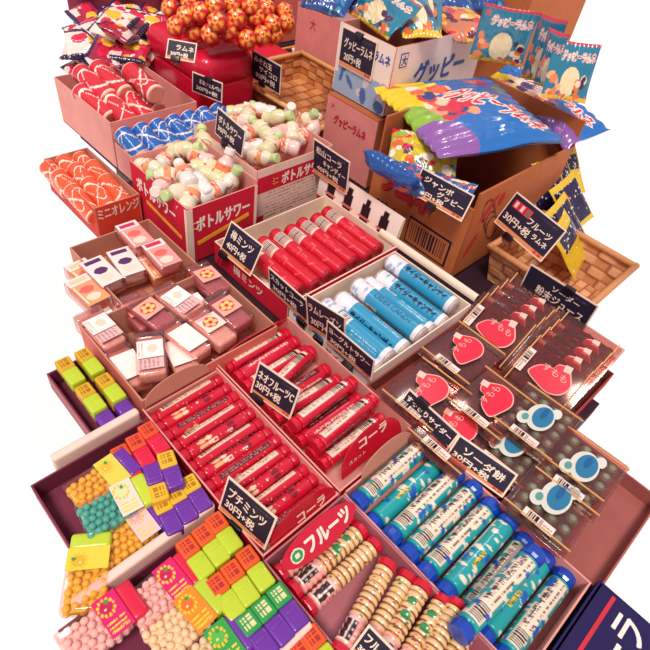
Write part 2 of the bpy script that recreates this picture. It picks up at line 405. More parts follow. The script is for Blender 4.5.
part('stripe', box(.0006, .10, .006, PAPER('#F0B22E'), c=(0, 0, 0)), bB1, Matrix.Translation((.3665, .67, .006)) @ Matrix.Rotation(.1, 4, 'X'), world=True)
part('corner_strip', box(.009, .0008, .098, CREAM), bB1, Matrix.Translation((.3715, .6013, .012)), world=True)
part('corner_strip', box(.0008, .006, .098, CREAM), bB1, Matrix.Translation((.3663, .605, .012)), world=True)
part('corner_strip', box(.005, .0008, .098, CREAM), bB1, Matrix.Translation((.4945, .6013, .012)), world=True)
face_ny(bB2, .622, .514, .68, .026, .056, REDP, name='title_band')
lettering('ボトルサワー', bB2, (.615, .6216, .041), XX, UP, .098, .021, '#FFF2E4', bold=.0009)
lettering('ミニ', bB2, (.552, .6216, .041), XX, UP, .012, .013, '#F3C040', bold=.0004)
c = Cv(110, 44, '#F0D8C4'); rr = random.Random(3)
for i in range(8):
    c.print_(.12, .94 - i * .11, .9 - (i == 7) * .4, .99 - i * .11, '#7A3340' if i % 3 else '#C02C40', along='u', rows=1, seed=i, dens=.55)
c.rect(.0, .0, .1, .3, '#D2203C')
face_ny(bB2, .622, .514, .68, -.036, .024, VCP, canvas=c, nu=110, nv=44, name='small_print_panel')
# white side of box with the rolls: M's long left face, printed
c = Cv(120, 30, '#F1DED0'); c.rect(0, 0, 1, .45, '#D21C38'); 
for i in range(5): c.rect(.15 + i * .16, .3, .24 + i * .16, .9, '#3A1020'); c.rect(.16 + i * .16, .2, .23 + i * .16, .3, '#F1DED0')
# long front (-x) faces of S and M, where the tags clip on
face_nx(bM, .402, .411, .583, -.038, -.001, REDP)
lettering('梅ミンツ', bM, (.402, .50, -.018), -YY, UP, .07, .016, '#F4D8C8', bold=.0006)
lettering('サイダー', bS, (.402, .30, -.016), -YY, UP, .055, .009, '#C02038', bold=.0003)
c = Cv(20, 8, '#3C86A8')
for y in (.385, .345, .30): part('blue_mark', box(.0006, .022, .004, PAPER('#3F8FB4')), bS, Matrix.Translation((.4016, y, -.004)), world=True)
# back flap of M: white folded printed panel rising to the right (cola bottle prints)
c = Cv(100, 40, '#F3E2D6'); c.rect(0, 0, 1, .36, '#CE1C36')
for i in range(4):
    u = .12 + i * .22; c.rect(u, .3, u + .1, .8, '#2A0C1C'); c.rect(u + .02, .8, u + .08, .92, '#2A0C1C'); c.rect(u - .02, .5, u + .12, .56, '#D87060'); c.ell(u + .05, .2, .035, .07, '#F3E2D6')
c.text('コーラキャンディー', .6, .17, .6, .2, '#2A0C1C')
T = thing('printed_card', 'white and red printed card with dark bottle pictures standing by the red rolls', 'card', Vector((.6, .53, ZT)))
pM = grid(lambda u, v: ((u - .5) * .19, v * .085, .006 * math.sin(v * 2.6) ), 100, 40, VCP, c)
part('face', pM, T, frame((.642, .512, ZT + .004), -YY, Vector((.12, 0, 1))), world=True)
part('backing', box(.001, .188, .084, CREAM), T, Matrix.Translation((.6495, .512, ZT + .043)) @ Matrix.Rotation(.12, 4, 'Y'), world=True)
# curled white flap between the cider rolls and brown box
me = grid(lambda u, v: ((u - .5) * .2, math.sin(v * 2.2) * .012, .014 * v - .012 * (1 - math.cos(v * 2.4))), 24, 10, CREAM)
part('curled_flap', me, bS, frame((.636, .350, .001), -YY, Vector((.3, 0, 1))), world=True)

# ---------------------------------------------------------------- big boxes
xR, yR0, yR1, zR = .692, .328, .530, .112
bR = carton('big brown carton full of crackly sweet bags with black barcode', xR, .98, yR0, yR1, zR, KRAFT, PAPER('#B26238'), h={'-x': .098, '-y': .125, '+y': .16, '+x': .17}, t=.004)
lettering('ラムネ', bR, (xR, .455, .064), -YY, UP, .11, .040, '#C81E30', bold=.003, lift=.0010)
lettering('ラムネ', bR, (xR, .455, .064), -YY, UP, .11, .040, '#2A1030', bold=.0042, lift=.0006)
lettering('20ケ入', bR, (xR, .485, .012), -YY, UP, .05, .022, '#2A1030', bold=.0007)
c = Cv(60, 30, '#C4703F'); c.rect(0, 0, 1, 1, '#231030'); c.rect(.04, .08, .96, .92, '#C4703F'); c.bars(.1, .2, .9, .82, '#231030', along='u', n=16)
face_nx(bR, xR, .345, .435, -.024, .028, VCP, canvas=c, nu=60, nv=30, name='barcode_panel')
c = Cv(60, 50, '#C4703F'); 
for k in range(4): c.ell(.3 + k * .08, .75 - k * .1, .11, .22, '#33142A', rot=.6); c.ell(.3 + k * .08, .75 - k * .1, .09, .19, '#C4703F', rot=.6)
c.ell(.28, .8, .05, .2, '#C8372C', rot=-.7); c.ell(.16, .35, .05, .18, '#C8372C', rot=-.5); c.ell(.5, .85, .06, .1, '#C8372C')
face_ny(bR, yR0, .70, .84, -.03, .115, VCP, canvas=c, nu=60, nv=50, name='printed_panel')

PINKB = PAPER('#E8918C')
bPk = carton('closed pink carton under the white blue-lettered carton', .772, .955, .603, .735, .098, PINKB, PINKB)
part('lid', box(.183, .132, .002, PAPER('#B4623C'), c=(.8635, .669, .099)), bPk, Matrix.Identity(4), world=True)
face_ny(bPk, .603, .774, .953, -.038, .098, PAPER('#B4623C'), name='brown_side')
lettering('グッピーラムネ', bPk, (.772, .668, .060), -YY, UP, .085, .018, '#C81E38', bold=.0009)
lettering('大', bPk, (.772, .718, .082), -YY, UP, .012, .012, '#C04050')
W0 = '#F2DDD2'
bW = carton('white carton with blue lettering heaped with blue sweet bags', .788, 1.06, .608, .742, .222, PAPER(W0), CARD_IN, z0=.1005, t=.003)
c = Cv(80, 60, W0); c.rect(0, 0, 1, .32, '#9FB2CC')
for k in range(26):
    rr = random.Random(k); c.ell(rr.random(), .30 + .1 * rr.random(), .05, .09, '#9FB2CC')
for k in range(9):
    rr = random.Random(k + 50); c.ell(rr.uniform(.1, .95), rr.uniform(.08, .42), rr.uniform(.03, .08), rr.uniform(.05, .13), '#4F6DA4' if k % 3 else '#D8C8CC', rot=rr.random() * 3)
face_nx(bW, .788, .61, .74, .102, .22, VCP, canvas=c, nu=80, nv=60)
lettering('グッピーラムネ', bW, (.788, .662, .196), -YY, UP, .095, .018, '#2C4F94', bold=.0008)
lettering('グッピー', bW, (.93, .608, .165), XX, UP, .15, .042, '#2C4F94', bold=.002)
part('mark', box(.020, .0006, .024, PAPER('#2C4F94')), bW, Matrix.Translation((.815, .6076, .198)), world=True)
part('mark_centre', box(.016, .0006, .020, PAPER(W0)), bW, Matrix.Translation((.815, .6071, .198)), world=True)
lettering('大', bW, (.815, .6068, .198), XX, UP, .014, .016, '#2C4F94', bold=.0005)
me = lathe([(0.001, 0), (.001, .001)], 8, PAPER('#9FB2CC'))
# second, bigger pink carton behind
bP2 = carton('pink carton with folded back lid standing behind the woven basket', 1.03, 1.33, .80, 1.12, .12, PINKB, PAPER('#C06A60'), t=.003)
lettering('グ', bP2, (1.03, .845, .10), -YY, UP, .03, .034, '#C81E38', bold=.002)
lettering('札', bP2, (1.03, .895, .035), -YY, UP, .03, .036, '#6A1830', bold=.001)
flap(bP2, (1.032, .96, .12), -YY, Vector((.3, 0, .5)), .20, .05, PAPER('#B58A8C'), name='lid_flap')
carton('salmon carton behind the red tray at the back', 1.03, 1.42, 1.27, 1.5, .13, SALMON, SALMON)
lettering('大', bP2, (1.03, 1.06, .085), -YY, UP, .022, .026, '#C02848')
# brown wall of cardboard behind the hanging bags
bZ = carton('tall brown carton standing behind the hanging blue bags', 1.22, 1.48, .62, .80, .30, KRAFT, KRAFT, t=.003)

# ---------------------------------------------------------------- striped cloth at the back
def cloth():
    c = Cv(160, 40, '#B85A4C')
    for i in range(20): c.rect(i / 20, 0, i / 20 + .024, 1, '#5E1834')
    for j in range(3): c.rect(0, j / 3, 1, j / 3 + .1, '#8A3044')
    return grid(lambda u, v: ((u - .5) * .7, v * .5, .012 * math.sin(u * 40) * (1 - v * .4)), 160, 40, VCP, c)
a = P(78, 19, ZT); b_ = P(210, 10, ZT)
Mcl = frame(Vector((1.045, 1.63, ZT + .001)), b_ - a, UP)
solo('checked_cloth', cloth(), 'maroon and salmon checked cloth hanging behind the heap of candy bags', 'cloth', Mcl)
a = P(270, 62, ZT); b_ = P(310, 40, ZT)

# ---------------------------------------------------------------- price tags
BOARD = mat('#1C1230', rough=.6, var=.15, vscale=90); CLIP = mat('#140A18', rough=.35); STRIP = PAPER('#E8905C')
def quad_frame(q, z, yaw=True):
    TL, TR, BR, BL = q
    A = P(*BL, z); B = P(*BR, z); e = B - A; w_ = e.length; e.normalize(); n = UP.cross(e)
    best = None
    for th in range(52, 104, 3):
        u = n * math.cos(math.radians(th)) + UP * math.sin(math.radians(th))
        for h in np.arange(.02, .14, .0015):
            er = (proj(A + u * h) - Vector(TL)).length + (proj(B + u * h) - Vector(TR)).length
            if best is None or er < best[0]: best = (er, u, h, th)
    _, u, h, th = best
    return frame((A + B) / 2 + u * h / 2, e, u), w_, h, th, best[0]
def price_tag(q, z, lines, label, clip=(.5, 0), strip=True, small=True, M=None, dim=None, pics=None, x=None):
    if x is not None:
        a, b_, c_ = PX(*q[0], x), PX(*q[3], x), PX(*q[2], x); hh = (a - b_).length; ww = (c_ - b_).length
        M = frame((a + c_) / 2, -YY, UP); dim = (ww, hh)
    if M is None: M, w_, h, th, er = quad_frame(q, z)
    else: w_, h = dim; th = er = 0
    print('tag', lines[0][0], round(w_, 3), round(h, 3), th, round(er, 1))
    T = thing('price_tag', label, 'price tag', M @ Matrix.Translation((0, -h / 2, 0)))
    I = lambda x, y, zz=0: Matrix.Translation((x, y + h / 2, zz))
    part('card', box(w_, h, .0012, CREAM), T, I(0, 0))
    bw = .0022; sh = h * .10 if strip else 0
    part('board', box(w_ - 2 * bw, h - 2 * bw - sh, .0004, BOARD), T, I(0, sh / 2, .0008))
    if strip:
        part('name_strip', box(w_ - 2 * bw, sh, .0004, STRIP), T, I(0, -h / 2 + bw + sh / 2, .0008))
        for k in (0, 1): part('stamp', box(w_ * .06, sh * .75, .0003, PAPER('#C8502E')), T, I(w_ * (.33 + k * .08), -h / 2 + bw + sh / 2, .0011))
    for s, u, v, ww, hh in lines:
        big = s[0].isdigit()
        part('lettering', text_mesh(s, ww * w_, hh * h, mat('#F5DFC9', rough=.7), bold=.0003), T, I(u * w_, v * h, .0012) @ Matrix.Rotation(-.03, 4, 'Z'))
    if small: part('faint_writing', text_mesh('バイカラ横丁', w_ * .30, h * .055, mat('#6E5A78', rough=.7)), T, I(w_ * .25, h * .37, .0012))
    if pics:
        for k in range(3):
            p_ = part('picture', box(w_ * .11, h * .22, .0004, PAPER('#D9344C')), T, I(w_ * (-.36 + k * .12), h * .24, .0012))
            part('window', box(w_ * .05, h * .16, .0004, PAPER('#E9D0C4' if k < 2 else '#5C7A5A')), p_, Vector((0, 0, .0004)))
    if clip is not None:
        cx = clip[0] * w_ - w_ / 2; cy = clip[1] * h - h / 2
        k_ = part('clip', box(.017, .011, .007, CLIP, bev=.0015), T, I(cx, cy, .001))
        for s_ in (-1, 1): part('clip_handle', lathe([(.0006, 0), (.0006, .014)], 6, CLIP), k_, Matrix.Translation((s_ * .004, -.004, .003)) @ Matrix.Rotation(math.pi / 2 + .3, 4, 'X'))
    return T
Y30 = lambda t='30円+税', u=-.12, v=-.2, w_=.5, h=.24: (t, u, v, w_, h)
price_tag(((347, 21), (384.5, 39.4), (378, 77.5), (339.7, 58)), 0, [('グッピーラムネ', .02, .14, .82, .25), ('20円+税', -.1, -.2, .5, .22)], 'blackboard price tag fixed on the front of the white carton', clip=(.5, .95), dim=(.085, .066), M=frame((.7855, .690, .185), -YY, UP))
price_tag(((428, 163), (474, 196.5), (461.5, 222), (411, 193)), .088, [('ジャンボ', -.1, .2, .55, .22), ('グッピー', .18, -.06, .5, .2), ('150円+税', -.18, -.28, .56, .2)], 'blackboard price tag leaning on the rim of the brown barcode carton', clip=(.42, -.06))
price_tag(((314.5, 140), (350, 161), (346.5, 195), (312, 170.6)), .03, [('松山コーラ', -.05, .24, .7, .2), ('キャンディー', .12, -.02, .6, .18), ('40円+税', -.05, -.25, .6, .16)], 'blackboard price tag above the card with dark bottle pictures', clip=None)
price_tag(((232, 222), (263, 244.5), (250.5, 276.5), (219.7, 250.6)), .002, [('梅ミンツ', -.02, .18, .68, .26), ('40円+税', -.08, -.16, .6, .22)], 'blackboard price tag in front of the red bottle box', clip=(.15, -.02))
price_tag(((269, 266), (308, 302), (308, 324), (270, 289.5)), .004, [('スカットコーラ', -.02, .2, .82, .24), ('30円+税', -.08, -.18, .62, .24)], 'leftmost of the three blackboard tags along the cider roll box', clip=(.85, -.1), small=False)
price_tag(((306, 291), (346, 327), (345, 350), (308, 326.5)), .004, [('ラムレーズン', -.02, .2, .82, .24), ('30円+税', -.08, -.18, .62, .24)], 'middle of the three blackboard tags along the cider roll box', clip=(.3, -.2), small=False)
price_tag(((328.6, 319), (374, 361), (371.7, 381), (326, 341)), .006, [('ヨーグルトサワー', .0, .18, .86, .24), ('30円+税', -.12, -.2, .55, .22)], 'rightmost of the three blackboard tags along the cider roll box', clip=(.5, -.3), small=False)
price_tag(((260, 362), (300, 388), (290, 420), (250.5, 391.7)), .003, [('ネオフルーツC', .0, .16, .86, .26), ('30円+税', -.12, -.14, .6, .24)], 'blackboard price tag whose writing ends in the letter C', clip=(.2, -.04))
price_tag(((229.5, 475), (276, 518), (265, 550), (218.5, 508)), .003, [('プチミンツ', -.02, .16, .76, .28), ('30円+税', -.1, -.16, .6, .24)], 'blackboard price tag at the corner of the mint dispenser tray', clip=(.4, -.08))
price_tag(((411, 387), (460, 434), (445.5, 453), (396.5, 407)), .0, [('すっきりサイダー', .0, .14, .88, .24), ('30円+税', -.2, -.2, .5, .24)], 'blackboard price tag over the upper end of the blue-capped tubes', clip=(.3, .9))
price_tag(((460, 434.5), (516, 471), (502.5, 498), (445, 456.5)), .0, [('ソーダ餅', .03, .1, .7, .30), ('30円+税', -.12, -.2, .62, .22)], 'blackboard price tag in front of the red label candy tubs', clip=None)
price_tag(((517, 191.5), (567, 234.6), (540.8, 262.3), (494, 222)), .045, [('フルーツ', .17, .10, .46, .17), ('ラムネ', .28, -.13, .28, .15), ('30円+税', -.17, -.16, .52, .22)], 'blackboard price tag with three tiny red pictures on the woven basket', clip=(.35, -.06), pics=True)
price_tag(((532, 263.7), (592, 299), (578, 337), (515, 294)), -.02, [('ソーダー', .1, .25, .4, .16), ('粉末ジュース', .06, .0, .7, .24), ('20円+税', -.15, -.25, .6, .2)], 'blackboard price tag at the right edge below the basket', clip=(.6, .95), x=.722)
price_tag(((219.7, 107), (245.5, 130.5), (242, 157.5), (215, 133)), .078, [('ボトルサワー', .0, .15, .8, .26), ('30円+税', -.1, -.18, .6, .22)], 'blackboard price tag standing between the two bottle boxes', clip=(.4, -.05), strip=False)
price_tag(((253, 49), (283.7, 71.4), (279, 95), (250.5, 76)), .03, [('みぞれ玉', -.1, .26, .6, .2), ('サイコロ', .08, .0, .6, .18), ('80円+税', .0, -.26, .66, .2)], 'blackboard price tag clipped on the empty basket rim', clip=(.4, 0.02), strip=False, x=.768)
R2 = random.Random(11)
jit = lambda a: R2.uniform(-a, a)
def uvtube(r, L, cv, nu=36, nv=90, ribs=0, ra=0, m=None, ends=.2):
    prof = []
    for i in range(nv + 1):
        v = i / nv; e = min(v, 1 - v) * L
        rr = r * (1 - ra * (.5 + .5 * math.cos(2 * math.pi * ribs * v)) if ribs else 1)
        k = ends * r
        if e < k: rr *= math.sqrt(max(.15, 1 - (1 - e / k) ** 2))
        prof.append((rr, (v - .5) * L))
    return lathe(prof, nu, m or VCG, axis='x', canvas=cv)
# ---- cola sticks: three different printed bands round the stick
def cola_canvas(kind):
    c = Cv(36, 100, '#CB1231')
    c.dots(60, '#F0B8A0', r=.012, seed=kind)
    c.rect(.28, .08, .44, .93, '#EBCDB2'); c.print_(.30, .30, .42, .9, '#8A3040', rows=2, seed=3 + kind, dens=.5); c.bars(.29, .1, .43, .27, '#2A1020', n=10)
    c.rect(.60, .1, .76, .94, '#5E1524'); c.print_(.63, .14, .74, .9, '#C98A80', rows=2, seed=9, dens=.45)
    for b in (0.04, .92): 
        c.ell(b, .22, .05, .07, '#E8B884'); c.ell(b, .33, .05, .05, '#F3D8B4'); c.ell(b, .70, .06, .06, '#7A1020')
    if kind == 0: c.text('コーラ', .06, .52, .34, .12, '#F9E6D2', rot=90, grow=0)
    else: c.text('コ', .98, .5, .12, .08, '#F9E6D2', rot=90)
    return c
def stick_proto(name, label, cat, cv, r, L, capcol, capmat=None, hexa=True, group=None, ribs=0, ra=0, capr=1.03, capl=.009, body=None):
    T = thing(name, label, cat)
    part('wrapper', uvtube(r, L - capl * 2, cv, ribs=ribs, ra=ra), T)
    cm = lathe([(r * .35, 0), (r * .85 * capr, 0), (r * capr, capl * .25), (r * capr, capl * .8), (r * capr * .96, capl)], 12 if hexa else 20, capmat or GLOSS(capcol), axis='x', smooth=not hexa)
    part('end_cap', cm, T, Matrix.Translation((L / 2 - capl, 0, 0)))
    part('end_cap', cm, T, Matrix.Translation((-L / 2 + capl, 0, 0)) @ Matrix.Rotation(math.pi, 4, 'Z'))
    return Proto(T, group)
cola = [stick_proto('candy_stick', '', 'candy', cola_canvas(k), .0078, .100, '#C41030', group='cola candy sticks in the red box') for k in (0, 1)]
rolls = [-.6, -2.0, .3, 2.4, -.4, 1.1, -2.2, .0, 2.2, -.9, .9, -2.4, .2]
for i in range(13):
    y = .366 - i * .0160
    M = Matrix.Translation((.2065 + jit(.0006), y, -.012 + jit(.0015))) @ Matrix.Rotation(jit(.02), 4, 'Z') @ Matrix.Rotation([-.95, 1.8, -2.6, -.75, 2.1][i % 5] + jit(.3) + math.pi * 0, 4, 'X')
    cola[i % 2].put(M, f'red cola candy stick, {ORD[i]} in its row counting from the salmon tub box')
def neo_canvas(k):
    c = Cv(36, 90, '#CF1636'); c.dots(30, '#E87A80', r=.012, seed=k)
    c.rect(.12, .06, .36, .92, '#EFD6BE'); c.bars(.13, .66, .35, .88, '#2A1020', n=11); c.print_(.14, .1, .34, .62, '#A04450', rows=3, seed=k, dens=.5)
    c.rect(.5, .1, .66, .9, '#6A1428'); c.print_(.52, .14, .64, .86, '#D8A098', rows=2, seed=k + 2, dens=.5)
    c.print_(.78, .1, .9, .9, '#F2D8C8', rows=1, seed=k + 4, dens=.6)
    return c
neo = [stick_proto('candy_tube', '', 'candy', neo_canvas(k), .0092, .104, '#CE1230', group='red fruit candy tubes in the red box', capr=1.04, capl=.008) for k in (0, 1)]
nl = [((237, 376), (299, 342), -.012, 1.1), ((247, 387), (316, 351), -.012, 2.9), ((262, 402), (330, 362), -.014, 1.3), ((298, 412), (322, 366), .0, 1.2), ((290, 418), (336, 386), -.012, .9),
      ((297, 432), (352, 396), -.004, 1.1), ((310, 445), (362, 408), -.012, 2.6), ((318, 455), (374, 418), -.008, 1.0), ((326, 462), (384, 428), -.014, 2.9)]
nn = 0
for i in range(10):
    y = .378 - i * .0200
    yaw = [.0, .03, .0, .20, .0, -.04, .02, .0, .03, 0][i]
    M = Matrix.Translation((.3245, y, -.013 + (.009 if i == 3 else 0))) @ Matrix.Rotation(yaw, 4, 'Z') @ Matrix.Rotation([-.4, 2.6, -.6, -.5, -2.4, -.55, -.35, 3.4, -.5, -.4][i] + 1.6 * 0 + .2, 4, 'X')
    neo[i % 2].put(M, f'red fruit candy tube, {ORD[i]} from the red oval back flap')
for k, (p0, p1) in enumerate((((296, 424), (350, 384)), ((316, 446), (372, 400)))):
    M = along(P(*p0, .004), P(*p1, .004), -.3)
    copy_tree(neo[k].o, M, ['red fruit candy tube lying on top of the others beside its price tag', 'red fruit candy tube lying on top of the others nearest the red front flap'][k])
# ---- blue-capped tubes
def soda_canvas(k):
    c = Cv(44, 110, '#18A0A2'); rr = random.Random(k)
    for i in range(36): c.ell(rr.random(), rr.uniform(.05, .95), rr.uniform(.04, .09), rr.uniform(.016, .034), '#EFE2CE')
    for i in range(8): c.ell(rr.random(), rr.random(), .06, .03, '#1D5FB8')
    for i in range(10): c.ell(rr.random(), rr.random(), .03, .012, '#F8F0E0')
    c.rect(.16, .05, .40, .95, '#EFDCC2'); c.bars(.18, .07, .38, .24, '#2A1A28', n=11); c.print_(.19, .28, .37, .94, '#54343A', rows=3, seed=k, dens=.6)
    for i in range(10): c.ell(rr.choice((.15, .41)), rr.random(), .06, .03, rr.choice(('#18A0A2', '#18A0A2', '#1D5FB8')))
    c.rect(.56, .30, .64, .52, '#E8CF2E'); c.print_(.57, .32, .63, .5, '#7A6420', rows=1, seed=3, dens=.5)
    c.ell(.74, .5, .09, .06, '#1D5FB8'); c.text('ソーダ', .82, .5, .14, .10, '#F8F0E0', rot=90)
    return c
soda = [stick_proto('tablet_tube', '', 'candy', soda_canvas(k), .0112, .124, '#0F44B0', group='blue-capped soda tablet tubes', capr=1.06, capl=.0125) for k in (0, 1, 2)]
bl = [-.2, -2.3, -.5, -.25, -.45, -2.0, -.35, -2.2, -.3]
for i in range(9):
    y = .139 - i * .0245
    M = Matrix.Translation((.3290, y, -.0145 + [.006, -.006, .004, .004, .002, .004, -.006, -.004, -.006][i])) @ Matrix.Rotation(jit(.012), 4, 'Z') @ Matrix.Rotation(bl[i] + .1, 4, 'X')
    soda[i % 3].put(M, f'teal tablet tube with blue caps, {ORD[i]} from the rounded back flap')
M = along(P(470, 622, .014), P(526, 563, .014), -.2)
copy_tree(soda[1].o, M, 'teal and white tablet tube with blue caps lying on top near the bottom')
# ---- fruit sticks with red ends
def fruit_canvas(k):
    c = Cv(36, 130, '#E9C48C'); rr = random.Random(k)
    for i in range(14): c.rect(0, i / 13 - .008, 1, i / 13 + .008, '#8A4A34')
    for i in range(95): c.ell(rr.random(), rr.uniform(.25, 1), .032, .010, rr.choice(['#C62A2E', '#2C7A44', '#E8A03A', '#F6E6B8']))
    c.rect(0, 0, 1, .34, '#EFA9A0')
    c.rect(.15, .03, .4, .30, '#F3DCCB'); c.bars(.17, .05, .38, .28, '#3A1828', along='u', n=7)
    for i in range(12): c.ell(rr.random(), rr.uniform(0, .34), .03, .012, rr.choice(['#D8384A', '#2C7A44', '#F6E0C8']))
    if k % 2: c.ell(.3, .62, .1, .05, '#2C8A4E'); c.ell(.28, .8, .09, .04, '#2C8A4E'); c.text('フルーツ', .3, .42, .16, .2, '#D0203C', rot=90)
    return c
fruit = [stick_proto('fruit_stick', '', 'candy', fruit_canvas(k), .0098, .098, '#CC1634', group='fruit candy sticks with red ends', ribs=13, ra=.13, capl=.007, capr=1.05) for k in (0, 1, 2)]
for i in range(3):
    M = Matrix.Translation((.209, .137 - i * .0205, -.016)) @ Matrix.Rotation(-.6 + .3 * i, 4, 'X')
    fruit[i].put(M, f'fruit candy stick with red ends, {ORD[i]} behind the bare card floor')
fl2 = [((338, 655), (389, 562), -.006), ((362, 655), (404, 583), -.012), ((377, 664), (418, 594), -.006), ((398, 672), (436, 612), -.010), ((416, 678), (450, 617), -.006), ((430, 690), (466, 632), -.012)]
for i, (a, b_, z) in enumerate(fl2):
    M = along(P(*a, z), P(*b_, z), [-.5, -2.2, -.3, -.4, -.5, -2][i])
    copy_tree(fruit[[0, 1, 1, 1, 2, 0][i]].o, M, f'red-ended fruit candy stick leaning in the front heap, {ORD[i]} from the left')
# ---- cider rolls
def cider_canvas(k):
    c = Cv(72, 230, '#2E96BE'); rr = random.Random(k)
    for e0, e1 in ((0, .24), (.93, 1)): c.rect(0, e0, 1, e1, '#E9E6EA')
    for i in range(14): c.ell(rr.random(), rr.uniform(.04, .22), .05, .02, '#9FB6D8')
    c.text('サイダーキャンディ', .28, .58, .62, .13, '#12284E', rot=90, grow=1)
    c.text('CIDER CANDY', .62, .58, .54, .10, '#1A3C78', rot=90, grow=0)
    c.rect(.84, .0 + .26, 1, .42, '#F0E4DC'); c.bars(.85, .28, .99, .40, '#3A2A48', along='v', n=9); c.print_(.0, .5, .1, .9, '#BFE0EA', rows=2, seed=k, dens=.5)
    return c
def roll_proto(name, cat, cv, r, L, capcol, group):
    T = thing(name, '', cat)
    part('wrapper', uvtube(r, L - .01, cv, nu=72, nv=200, ends=.15), T)
    cm = lathe([(r * .3, .004), (r * .5, .0065), (r * .85, .0045), (r * .98, .002), (r, 0)], 24, mat(capcol, rough=.35, metal=.3, bump=.9, bscale=500), axis='x')
    part('twisted_end', cm, T, Matrix.Translation((L / 2 - .0062, 0, 0)) @ Matrix.Rotation(0, 4, 'Z'))
    part('twisted_end', cm, T, Matrix.Translation((-L / 2 + .0062, 0, 0)) @ Matrix.Rotation(math.pi, 4, 'Z'))
    return Proto(T, group)
ci = [roll_proto('cider_roll', 'candy', cider_canvas(k), .0145, .140, '#C9B8B4', 'blue cider candy rolls') for k in (0, 1)]
for i in range(7):
    x = .608 - i * .0292; up = 0
    roll = {0: 1.45, 1: 1.5, 2: 2.6, 3: -.8, 4: 2.3, 5: 3.6, 6: 2.9}[i]
    M = frame(Vector((x, .325 + [.006, -.002, .0, -.003, .0, .003, -.002][i], -.014 + (.008 if i in (0, 3) else -.006))), -YY, XX) @ Matrix.Rotation(roll - 1.2, 4, 'X')
    ci[i % 2].put(M, f'blue and white cider candy roll, {ORD[i]} from the brown carton side')
def mint_canvas():
    c = Cv(40, 100, '#D0142E'); c.rect(.12, .08, .38, .26, '#EBD0C0'); c.bars(.14, .09, .36, .25, '#3A1828', n=8); c.rect(.12, .27, .38, .31, '#EBD0C0')
    c.text('コーラ', .25, .62, .36, .16, '#F06868', rot=90); c.rect(.6, .1, .64, .9, '#E86068'); return c
mi = roll_proto('red_roll', 'candy', mint_canvas(), .0135, .135, '#B01830', 'red candy rolls with white barcodes')
for i in range(7):
    x = .622 - i * .0292 - .003
    M = frame(Vector((x, .495 - (.004 if i % 2 else 0), -.012)), -YY, XX) @ Matrix.Rotation(.45 + .25 * (i % 2), 4, 'X')
    mi.put(M, f'red candy roll with barcode, {ORD[i]} from the card with bottle pictures')

# ---- rolls printed with swirls: orange, red, blue
def swirl(base, dark, k=0):
    c = Cv(72, 96, base); rr = random.Random(k)
    Y, X = np.mgrid[0:96, 0:72]; X = X / 72; Y = Y / 96
    for f_, p_, t_ in ((1, 0, .035), (2, 1, .022), (1, 2.4, .018)):
        s = np.abs(((Y - .5 - .32 * np.sin(2 * math.pi * (X * f_) + p_ + k)) )) < t_
        c.a[s] = lin('#F6E2D2')
    c.rect(0, 0, 1, .03, '#F6E2D2'); c.rect(0, .97, 1, 1, '#F6E2D2'); c.print_(.1, .1, .2, .9, dark, rows=2, seed=k, dens=.4)
    return c
def swirl_proto(name, cv, r, L, lid, group):
    T = thing(name, '', 'candy')
    part('tube', uvtube(r, L, cv, nu=60, nv=90, ends=.05), T)
    part('lid', lathe([(0.0005, .0022), (r * .84, .0022), (r * .9, .001), (r * .9, 0)], 24, PAPER(lid), axis='x', smooth=False), T, Matrix.Translation((L / 2, 0, 0)))
    part('lid', lathe([(0.0005, .0022), (r * .84, .0022), (r * .9, .001), (r * .9, 0)], 24, PAPER(lid), axis='x', smooth=False), T, Matrix.Translation((-L / 2, 0, 0)) @ Matrix.Rotation(math.pi, 4, 'Z'))
    return Proto(T, group)
orp = [swirl_proto('orange_roll', swirl('#E65A2E', '#C23A20', k), .0142, .074, '#E8704A', 'orange and white candy rolls') for k in (0, 1)]
n = 0
for i in range(3):
    for j in range(3):
        x = .329 - i * .0285; y = .838 - j * .044; z = .008 + .004 * (i % 2)
        if j == 0: z += -.01
        M = frame(Vector((x + .016, y + .030, z + .002 - .004 * j)), Vector((0, -1, -.12)), Vector((1, 0, 0))) @ Matrix.Rotation(jit(1.5), 4, 'X')
        orp[n % 2].put(M, f'orange and white swirled roll, {["right", "middle", "left"][i]} column, {["back", "middle", "front"][j]} place'); n += 1
tlp = [swirl_proto('red_and_white_roll', swirl('#D22A38', '#A01828', k), .0185, .092, '#F0A58E', 'red and white candy rolls') for k in (0, 1)]
tl = [((84, 76), (106, 95), .05), ((101, 72), (121, 90), .055), ((126, 68), (160, 98), .062), ((133, 90), (152, 106), .028), ((86, 97), (105, 114), .03), ((112, 103), (128, 121), .03), ((131, 102), (145, 116), .026)]
for i, (a, b_, z) in enumerate(tl):
    pa = P(*a, z + .012); pb = P(*b_, z); d = (pb - pa).normalized(); c_ = (pa + pb) / 2; M = frame(c_, d, Vector((0, 0, 1)).cross(d)) @ Matrix.Rotation(i * .9, 4, 'X')
    tlp[i % 2].put(M, 'red and white swirled roll, ' + ['topmost at the left', 'second from the left on top', 'longest one on top at the right', 'under the longest one', 'below at the left edge', 'in the middle of the front', 'front right beside the rim'][i])
btp = [swirl_proto('blue_and_white_roll', swirl('#1E62B4', '#16448A', k), .0175, .062, '#F0B0A0', 'blue and white candy rolls') for k in (0, 1)]
T = carton('narrow open box of blue and white rolls between the phone rolls and bottles', .412, .655, .842, .904, .015, CARD_PINK, CARD_PINK)
for i in range(7):
    x = .432 + i * .0335
    M = frame(Vector((x, .876, .018)), Vector((0.05, -1, -.35)), XX) @ Matrix.Rotation(jit(2), 4, 'X')
    btp[i % 2].put(M, f'blue and white swirled roll, {ORD[i]} from the left in the narrow blue row')

